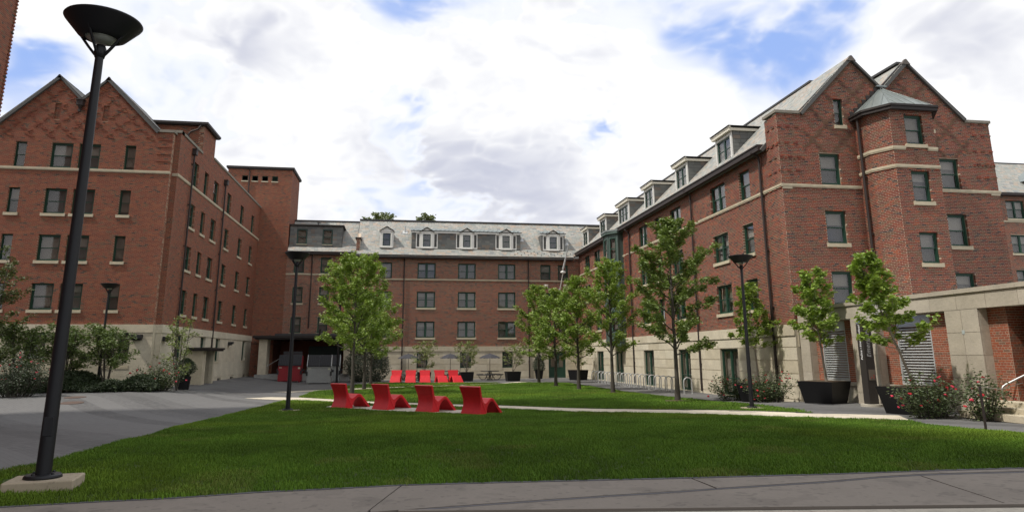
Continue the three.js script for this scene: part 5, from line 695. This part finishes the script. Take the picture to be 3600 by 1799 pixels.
// ---------------------------------------------------------------- plants
function leafCloud(seedR) { return { p: [], n: [], c: [], r: seedR }; }
const LQ = new THREE.Quaternion(), LE = new THREE.Euler(), LV = V();
function leaf(L, x, y, z, s, c, flat = 0.5, wid = 0.62) { // a leaf folded along its midrib: four triangles
  const r = L.r; LE.set((r() - 0.5) * 2.4 * (1 - flat) - 0.25 * flat, r() * 6.283, (r() - 0.5) * 2.4 * (1 - flat)); LQ.setFromEuler(LE);
  const w = s * wid * 0.5, q = [[0, 0, 0], [-w, 0.1 * s, s * 0.36], [-w * 0.7, 0.02 * s, s * 0.75], [0, -0.1 * s, s], [w * 0.7, 0.02 * s, s * 0.75], [w, 0.1 * s, s * 0.36]].map((a) => { LV.set(...a).applyQuaternion(LQ); return [LV.x + x, LV.y + y, LV.z + z]; });
  for (const [a, b, d] of [[0, 2, 1], [0, 3, 2], [0, 4, 3], [0, 5, 4]]) L.p.push(...q[a], ...q[b], ...q[d]);
  const k = 0.78 + 0.44 * r(), yl = r() * 0.25; for (let i = 0; i < 12; i++) L.c.push(c[0] * k * (1 + yl), c[1] * k * (1 + yl * 0.4), c[2] * k);
}
function leafGeo(L) { const g = new THREE.BufferGeometry(); g.setAttribute('position', new THREE.Float32BufferAttribute(L.p, 3)); g.setAttribute('color', new THREE.Float32BufferAttribute(L.c, 3)); g.computeVertexNormals(); return g; }
const OAK = [0.27, 0.40, 0.06], MAPLE = [0.29, 0.43, 0.06], BIRCH = [0.24, 0.32, 0.08], DARKG = [0.045, 0.08, 0.025], SHRUB = [0.14, 0.22, 0.045], ROSE = [0.09, 0.14, 0.04], FARL = [0.17, 0.22, 0.07];
function tree(name, label, p, o, group) {
  const g = thing(name, label, o.cat ?? 'tree', p, 0, group), r = rng(o.seed), L = leafCloud(r), H = o.H, y0 = o.y0, wood = [], stems = o.stems ?? 1, twigs = [];
  const prof = (t) => o.prof ? o.prof(t) : Math.pow(Math.sin(Math.PI * Math.pow(clamp(t * 0.93 + 0.05, 0.01, 1), 0.62)), 0.75);
  for (let s = 0; s < stems; s++) {
    const az0 = s / stems * 6.28 + r() * 2, lean = stems > 1 ? o.R * (o.spread ?? 0.5) : 0.12 * (r() - 0.5), tr = (o.trunk ?? 0.1) * (stems > 1 ? 0.6 : 1), top = H * (stems > 1 ? R(0.82, 1, r) : 1), pts = [], rr = [];
    for (let i = 0; i <= 7; i++) { const t = i / 7; pts.push(V(Math.cos(az0) * lean * Math.pow(t, 0.8) + (r() - 0.5) * 0.06 * t * H * 0.3 + (o.leanX ?? 0) * t, t * top * 0.97 - 0.03, Math.sin(az0) * lean * Math.pow(t, 0.8) + (r() - 0.5) * 0.06 * t * H * 0.3)); rr.push(tr * (t < 0.01 ? 1.35 : 1) * (1 - 0.88 * t) + 0.008); }
    wood.push(tube(pts, rr, 8)); const onTrunk = (t) => { const f = clamp(t, 0, 0.999) * 7, i = Math.floor(f); return pts[i].clone().lerp(pts[i + 1], f - i); };
    const n = Math.round((o.limbs ?? 26) / stems);
    for (let k = 0; k < n; k++) {
      const t = (y0 / H) + (0.97 - y0 / H) * Math.pow((k + r() * 0.8) / n, 0.92), q = clamp((t * H - y0) / (H - y0), 0, 1), b = onTrunk(t / 1.0), az = k * 2.4 + r() * 0.9, el = R(0.15, 0.55, r) + 0.6 * q, len = o.R * prof(q) * R(0.7, 1.12, r) * (stems > 1 ? 0.75 : 1) + 0.1;
      const d = V(Math.cos(az) * Math.cos(el), Math.sin(el), Math.sin(az) * Math.cos(el)), lp = [], br = Math.max(0.008, tr * 0.42 * (1 - t * 0.7)), lr = [];
      for (let i = 0; i <= 4; i++) { const f = i / 4; lp.push(b.clone().addScaledVector(d, len * f).add(V((r() - 0.5) * 0.1 * len, (o.droop ?? 0) * f * f * len * -0.5 + 0.06 * f * f * len, (r() - 0.5) * 0.1 * len))); lr.push(br * (1 - 0.85 * f) + 0.004); } wood.push(tube(lp, lr, 5));
      const on = (f) => { const x = clamp(f, 0, 0.999) * 4, i = Math.floor(x); return lp[i].clone().lerp(lp[i + 1], x - i); };
      const m = Math.max(3, Math.round(len * (o.twigs ?? 3.4))); for (let j = 0; j < m; j++) { const f = 0.28 + 0.74 * (j + r() * 0.7) / m, c = on(f), tl = R(0.18, 0.5, r) * Math.min(1, len) * (1.25 - 0.4 * f), td = V(r() - 0.5, R(-0.1, 0.55, r), r() - 0.5).normalize().addScaledVector(d, 0.7).normalize(), e = c.clone().addScaledVector(td, tl); if (o.showTwigs !== false) wood.push(tube([c, e], [0.006, 0.003], 3)); twigs.push([c, e]); }
    }
  }
  const per = o.leaves / twigs.length; for (const [c, e] of twigs) { const m = Math.round(per * R(0.55, 1.5, r)); for (let j = 0; j < m; j++) { const f = R(0.25, 1.1, r), sp = o.spreadLeaf ?? 0.13; const x = c.x + (e.x - c.x) * f + (r() + r() - 1) * sp, y = c.y + (e.y - c.y) * f + (r() + r() - 1) * sp * 0.8, z = c.z + (e.z - c.z) * f + (r() + r() - 1) * sp; leaf(L, x, y, z, o.leaf * R(0.65, 1.2, r), o.color, 0.45, o.wid); } }
  mesh('trunk', M(wood.slice(0, stems)), o.bark ?? mat.bark, g); if (wood.length > stems) mesh('branches', M(wood.slice(stems)), o.bark ?? mat.bark, g); mesh('crown', leafGeo(L), mat.leaf, g); return g;
}
function mulch(p, r, label) { const g = new THREE.CircleGeometry(r, 28).rotateX(-P2), q = g.attributes.position; for (let i = 0; i < q.count; i++) { const d = Math.hypot(q.getX(i), q.getZ(i)); q.setY(i, T(q.getX(i) + p.x, q.getZ(i) + p.z) - p.y + 0.03 + 0.05 * (1 - d / r)); const k = 1 + 0.15 * Math.sin(i * 2.7); if (d > 0.01) { q.setX(i, q.getX(i) * k); q.setZ(i, q.getZ(i) * k); } } g.computeVertexNormals(); const m = tag(mesh('mulch_ring', mUV(g), mat.mulch, scene), label, 'mulch', 'mulch rings under the lawn trees'); m.position.copy(p); }
const onLawn = (px, py) => { const p = G(px, py); p.y += 0.015; return p; };
// oaks on the lawn: base pixel, height, crown start, radius
const oaks = [ // base pixel, height, crown start, radius, leaves
  [1236, 1388, 7.25, 2.0, 2.75, 18900, 11, 'tall young oak in full leaf behind the lamp post, nearest tree to the dumpsters'],
  [1279, 1371, 5.6, 1.7, 2.6, 10800, 12, 'oak with a low wide crown just behind the tall oak by the dumpsters'],
  [1302, 1352, 4.6, 1.7, 2.1, 5670, 13, 'small oak in front of the dark evergreen at the far lawn edge'],
  [1895, 1346.5, 7.2, 1.6, 2.0, 10800, 14, 'young oak in front of the back wing door, farthest in the row on the right'],
  [1955, 1359.5, 6.3, 1.6, 1.8, 8910, 15, 'young oak second in the row from the back wing door'],
  [2036, 1371.5, 6.75, 1.7, 1.6, 8370, 16, 'slim young oak third in the row, before the corner planter'],
  [2156, 1382.4, 7.2, 1.9, 2.0, 9720, 17, 'open-crowned young oak in the row in front of the green metal bay'],
  [2384, 1412, 8.1, 1.9, 2.35, 18225, 18, 'dark young oak with a broad crown closest to the rose bushes, bike racks behind'],
];
oaks.forEach(([a, b, H, y0, Rr, n, seed, l], i) => { const p = onLawn(a, b); tree('oak_tree', l, p, { H, y0, R: Rr, leaves: n, seed, leaf: 0.128, color: i === 7 ? [0.2, 0.3, 0.055] : OAK, trunk: 0.095, limbs: 36, spreadLeaf: 0.2, wid: 0.66 }, 'young oaks on the lawn'); mulch(p, i < 3 || i === 7 ? 0.75 : 0.5, 'ring of brown mulch around the foot of a lawn oak'); });
// maples in the right planters
[[0, 4.75, 2.1, 1.2, 5000, 21], [1, 4.5, 1.9, 1.1, 5600, 22], [2, 4.4, 1.75, 1.1, 6200, 23]].forEach(([i, H, y0, Rr, n, seed]) => { const P = rightPl[i].position, h = 0.76; tree('maple_tree', ['slender young maple growing among the rose bushes', 'slender young maple left of the emergency pillar', 'slender young maple overhanging the emergency pillar'][i], V(P.x + 0.1, P.y + h, P.z), { H: H - h, y0: y0 - h, R: Rr, leaves: n, seed, leaf: 0.115, color: MAPLE, trunk: 0.035, limbs: 30, bark: mat.barkLight, wid: 0.9, spreadLeaf: 0.13, leanX: i === 2 ? -1.25 : -0.2, prof: (t) => 0.95 - 0.55 * t }, 'young maples in the right planters'); });
// birches in the back planters
planterSpots.forEach(([x, z, , , h], i) => tree('birch_tree', ['airy multi-stemmed birch behind the middle red chair of the five', 'airy multi-stemmed birch left of the free-standing picnic table', 'airy multi-stemmed birch leaning over the terrace end planter', 'airy birch in the corner planter by the bike racks'][i], V(x, T(x, z) + h, z), { H: [2.45, 2.4, 2.35, 2.6][i], y0: 0.35, R: 1.25, leaves: 1300, seed: 30 + i, leaf: 0.125, color: BIRCH, trunk: 0.03, stems: 4, limbs: 34, bark: mat.barkLight, spreadLeaf: 0.16, spread: 0.55, wid: 0.6, leanX: i === 2 ? 0.6 : 0 }, 'birches in the back planters'));
tree('birch_tree', 'thin open birch growing at the corner of the left wing', V(-11.6, T(-11.6, -39.4), -39.4), { H: 3.9, y0: 0.8, R: 1.05, leaves: 1100, seed: 36, leaf: 0.12, color: BIRCH, trunk: 0.035, stems: 4, limbs: 36, spreadLeaf: 0.16, spread: 0.5 });
// shrub trees along the left wing
[[-14.5, -37.9, 3.1, 1.55, 41, 'multi-stemmed shrub tree nearest the lamp in the juniper bed'], [-16.4, -37.9, 3.15, 1.55, 42, 'multi-stemmed shrub tree in the middle of the left wing bed'], [-18.1, -37.3, 3.2, 1.6, 43, 'multi-stemmed shrub tree between the tall lamp post and the left wing'], [-19.0, -35.8, 7.2, 2.2, 44, 'tallest multi-stemmed shrub tree above the left rose bush']].forEach(([x, z, H, Rr, seed, l], i) => tree('shrub_tree', l, V(x, T(x, z), z), { H, y0: i === 3 ? 1.2 : 1.05, R: Rr, leaves: i === 3 ? 8000 : 4200, seed, leaf: 0.13, color: i === 3 ? [0.115, 0.165, 0.035] : SHRUB, trunk: 0.055, stems: 6, limbs: 60, spread: 0.42, spreadLeaf: 0.15, wid: 0.55, prof: (t) => 1.1 - 0.75 * t * t }, 'shrub trees in the left bed'));
// roses
const bloomGeo = (() => { const l = []; const r = rng(5); for (let i = 0; i < 9; i++) { const a = i * 2.4, k = i < 4 ? 0.4 : 1; l.push(new THREE.SphereGeometry(0.03, 5, 4).scale(1, 0.45, 1).rotateX(0.5 * k).rotateY(a).translate(Math.cos(a) * 0.026 * k, 0.01 + (1 - k) * 0.02, Math.sin(a) * 0.026 * k)); } return M(l); })();
const bloomMats = [std(0.42, 0.008, 0.02, 0.7), std(0.32, 0.006, 0.014, 0.7), std(0.48, 0.03, 0.06, 0.7)];
function roses(label, p, w, d, h, n, blooms, seed, dark) {
  const g = thing('rose_bush', label, 'rose bush', p, 0, 'red rose bushes'), r = rng(seed), L = leafCloud(r), wood = [], tips = [];
  for (let i = 0; i < Math.round(n / 60); i++) { const a = r() * 6.283, q = Math.sqrt(r()), bx0 = Math.cos(a) * q * w * 0.6, bz0 = Math.sin(a) * q * d * 0.6, hh = h * (1 - 0.4 * q * q) * R(0.7, 1.08, r), e = V(Math.cos(a) * q * w * 1.05, hh, Math.sin(a) * q * d * 1.05), m = V(bx0 * 1.1, hh * 0.5, bz0 * 1.1); wood.push(tube([V(bx0 * 0.6, -0.02, bz0 * 0.6), m, e], [0.012, 0.009, 0.004], 4)); tips.push(e); const cnt = Math.round(60 * R(0.6, 1.4, r)); for (let j = 0; j < cnt; j++) { const f = R(0.15, 1.05, r), c = f < 0.5 ? V(bx0 * 0.6, 0, bz0 * 0.6).lerp(m, f * 2) : m.clone().lerp(e, f * 2 - 1); leaf(L, c.x + (r() + r() - 1) * 0.2, Math.max(0.02, c.y + (r() + r() - 1) * 0.18), c.z + (r() + r() - 1) * 0.2, R(0.05, 0.095, r), dark ? DARKG : ROSE, 0.4, 0.7); } }
  mesh('stems', M(wood), mat.bark, g); mesh('foliage', leafGeo(L), mat.leaf, g);
  for (let i = 0; i < blooms * 0.65; i++) { const e = tips[Math.floor(r() * tips.length)], b = mesh('bloom', bloomGeo, bloomMats[Math.floor(r() * 3)], g); b.position.set(e.x + (r() - 0.5) * 0.3, Math.max(0.15, e.y - r() * r() * h * 0.55 + 0.03), e.z + (r() - 0.5) * 0.3); b.scale.setScalar(R(0.65, 1.15, r)); b.rotation.set(r() - 0.2, r() * 6, r() - 0.5); }
}
const gp = (x, z) => V(x, T(x, z), z);
roses('dark red rose bush at the paving edge behind the tall lamp post', gp(-16.4, -33.6), 1.6, 1.1, 1.75, 5200, 60, 51, true);
roses('red rose bush at the corner of the left wing beside the small planter', gp(-12.2, -38.3), 1.3, 0.9, 1.4, 3400, 36, 52);
roses('red rose bush against the wall beyond the right lamp post', gp(14.6, -30.0), 1.0, 0.8, 1.15, 1900, 34, 53);
roses('red rose bush between the right lamp post and the pillar planter', gp(14.5, -26.6), 1.35, 0.8, 1.2, 2600, 46, 54);
roses('red rose bush spilling over the planter beside the emergency pillar', gp(14.2, -17.5), 1.15, 0.7, 1.15, 2600, 30, 55);
roses('red rose bush beside the entrance steps', gp(14.85, -16.35), 0.6, 0.6, 1.3, 1300, 16, 56);
// junipers: low spreading sprays
function sprays(name, label, cat, p, w, d, h, n, seed, c, group) { const g = thing(name, label, cat, p, 0, group), r = rng(seed), L = leafCloud(r), wood = []; for (let i = 0; i < n; i++) { const x = (r() * 2 - 1) * w, z = (r() * 2 - 1) * d, q = 1 - Math.max(Math.abs(x) / w, Math.abs(z) / d) ** 4 * 0.5, y = h * q * Math.pow(r(), 0.45) * (0.75 + 0.4 * Math.sin(x * 2.3 + z)); for (let j = 0; j < 3; j++) leaf(L, x + (r() - 0.5) * 0.12, Math.max(0.02, y), z + (r() - 0.5) * 0.12, R(0.09, 0.2, r), c, 0.1, 0.34); } for (let i = 0; i < 14; i++) { const x = (r() * 2 - 1) * w * 0.9, z = (r() * 2 - 1) * d * 0.9; wood.push(tube([V(x, -0.02, z), V(x + 0.1, h * 0.5, z + 0.05)], [0.015, 0.006], 4)); } mesh('stems', M(wood), mat.bark, g); mesh('foliage', leafGeo(L), mat.leaf, g); return g; }
sprays('juniper_bed', 'low dark juniper bed along the foot of the left wing shrubs', 'juniper bed', gp(-16.5, -37.6), 3.0, 1.1, 0.85, 7600, 61, DARKG);
sprays('juniper_bed', 'low dark juniper bed next to the rose bush at the left wing corner', 'juniper bed', gp(-13.2, -37.8), 1.2, 0.9, 0.7, 3000, 62, DARKG);
function ball(name, label, cat, p, prof, H, n, seed, c, size = 0.08) { const g = thing(name, label, cat, p), r = rng(seed), L = leafCloud(r); for (let i = 0; i < n; i++) { const t = r(), a = r() * 6.283, k = prof(t) * Math.pow(r(), 0.22) * (1 + 0.12 * Math.sin(a * 5 + t * 9)); leaf(L, Math.cos(a) * k, t * H + 0.01, Math.sin(a) * k, R(0.6, 1.3, r) * size, c, 0.2, 0.4); } mesh('stem', tube([V(0, -0.02, 0), V(0, H * 0.7, 0)], [0.04, 0.015], 6), mat.bark, g); mesh('foliage', leafGeo(L), mat.leaf, g); return g; }
ball('evergreen_shrub', 'big dark evergreen shrub between the grey dumpster and the far lawn', 'shrub', gp(-2.75, -57.6), (t) => 1.75 * Math.pow(Math.sin(Math.PI * (0.12 + 0.8 * t)), 0.6), 2.7, 9000, 63, [0.03, 0.05, 0.018], 0.13);
ball('boxwood_shrub', 'round clipped shrub in the small dark planter by the side porch', 'shrub', V(-11.55, T(-11.55, -40.4) + 0.68, -40.4), (t) => 0.55 * Math.sin(Math.PI * (0.1 + 0.85 * t)), 0.95, 3600, 64, DARKG, 0.075);
ball('conifer_shrub', 'clipped conifer in the tall black pot beside the green door', 'shrub', V(11.75, 0.7, -60.4), (t) => 0.62 * Math.pow(1 - t, 0.5) * (0.75 + 0.3 * Math.sin(t * 3)), 1.35, 2600, 65, [0.06, 0.09, 0.045], 0.1);
// trees behind the roof
[[1340, -84, 17.6, 3.4, 71, 'leafy treetop showing over the ridge left of the white dormers'], [1500, -86, 17.7, 3.0, 72, 'leafy treetop showing over the ridge above the long dormer']].forEach(([px, z, H, Rr, seed, l]) => { const q = at(px, 770, z); tree('far_tree', l, V(q.x, 0, z), { H: q.y + 1.0, y0: q.y - 6, R: Rr, leaves: 3600, seed, leaf: 0.34, color: FARL, trunk: 0.25, limbs: 40, spreadLeaf: 0.3, showTwigs: false, twigs: 2.2 }, 'trees behind the back wing'); });

// ---------------------------------------------------------------- grass blades on the lawns
{ const r = rng(77), pos = [], idx = [], colr = []; // one tuft of bent blades
  for (let i = 0; i < 11; i++) { const a = r() * 6.283, q = Math.sqrt(r()) * 0.042, x = Math.cos(a) * q, z = Math.sin(a) * q, h = R(0.022, 0.05, r), l = R(0.15, 0.8, r) * h, b = r() * 6.283, w = 0.0023, dx = Math.cos(b), dz = Math.sin(b), nx = -dz * w, nz = dx * w, o = pos.length / 3; pos.push(x - nx, -0.006, z - nz, x + nx, -0.006, z + nz, x + dx * l * 0.4 + nx * 0.8, h * 0.65, z + dz * l * 0.4 + nz * 0.8, x + dx * l * 0.4 - nx * 0.8, h * 0.65, z + dz * l * 0.4 - nz * 0.8, x + dx * l, h, z + dz * l); idx.push(o, o + 1, o + 2, o, o + 2, o + 3, o + 3, o + 2, o + 4); }
  const g = new THREE.BufferGeometry(); g.setAttribute('position', new THREE.Float32BufferAttribute(pos, 3)); g.setIndex(idx); g.computeVertexNormals();
  const gm = new THREE.MeshPhysicalMaterial({ color: col(1, 1, 1), roughness: 0.8, specularIntensity: 0.35, side: THREE.DoubleSide });
  const inside = (l, x, z) => { let c = false; for (let i = 0, j = l.length - 1; i < l.length; j = i++) { const [a, b] = l[i], [d, e] = l[j]; if ((b > z) !== (e > z) && x < (d - a) * (z - b) / (e - b) + a) c = !c; } return c; };
  const pads = [...oaks.map(([a, b], i) => { const p = G(a, b); return [p.x, p.z, i < 3 || i === 7 ? 0.7 : 0.45]; }), ...[[147, 1689], [1010, 1443], [2645, 1434]].map(([a, b]) => { const p = G(a, b); return [p.x, p.z, 0.38]; })];
  const PAD = px2([[1140, 1434], [1160, 1429], [1230, 1426], [1420, 1434], [1600, 1443], [1783, 1449], [1720, 1459], [1600, 1457], [1300, 1445]]);
  function sow(poly, label, dens, max) {
    const xs = poly.map((p) => p[0]), zs = poly.map((p) => p[1]), x0 = Math.min(...xs), x1 = Math.max(...xs), z0 = Math.min(...zs), z1 = Math.max(...zs), list = []; const want = Math.min(900000, (x1 - x0) * (z1 - z0) * 620);
    for (let i = 0; i < want && list.length < max; i++) { const x = R(x0, x1, r), z = R(z0, z1, r); if (r() > dens(x, z) || !inside(poly, x, z) || inside(PAD, x, z) || pads.some(([a, b, q]) => Math.abs(x - a) < q && Math.abs(z - b) < q * 0.85)) continue; list.push([x, z]); }
    const im = new THREE.InstancedMesh(g, gm, list.length), m = new THREE.Matrix4(), q = new THREE.Quaternion(), c = new THREE.Color(); im.name = numbered('grass'); im.castShadow = im.receiveShadow = true; tag(im, label, 'grass', null, 'stuff');
    list.forEach(([x, z], i) => { const d = Math.hypot(x, z), big = 1 + clamp((d - 14) / 22, 0, 1.0), k = noise3(x * 0.6, 3, z * 0.6), k2 = noise3(x * 2.7, 9, z * 2.7), s = R(0.7, 1.25, r) * big * (0.8 + 0.5 * k2); q.setFromAxisAngle(V(0, 1, 0), r() * 6.283); m.compose(V(x, T(x, z) + 0.024, z), q, V(s * (1 + 0.2 * big), s / Math.sqrt(big) * 1.0, s * (1 + 0.2 * big))); im.setMatrixAt(i, m); const j = 0.62 + 0.5 * k + 0.4 * (k2 - 0.5) + 0.34 * r(), y = 0.25 * r() * r() + 0.2 * S(0.55, 0.8, noise3(x * 0.25 + 7, 5, z * 0.25)), dry = S(0.8, 0.9, noise3(x * 1.1 + 30, 1, z * 1.1)) * r(); im.setColorAt(i, c.setRGB((0.084 + y * 0.13 + dry * 0.05) * j, (0.166 + y * 0.1) * j, (0.018 + dry * 0.02) * j)); });
    scene.add(im); return list.length;
  }
  const n1 = sow(NEAR, 'blades of the large front lawn', (x, z) => clamp(1.35 - Math.hypot(x, z) / 30, 0.34, 1), 210000), n2 = sow(FAR, 'blades of the lawn under the young oaks', () => 0.24, 70000), n3 = sow(STRIP, 'blades of the narrow lawn strip by the tables', () => 0.2, 9000); console.log('grass', n1, n2, n3);
}
renderer.render(scene, camera);
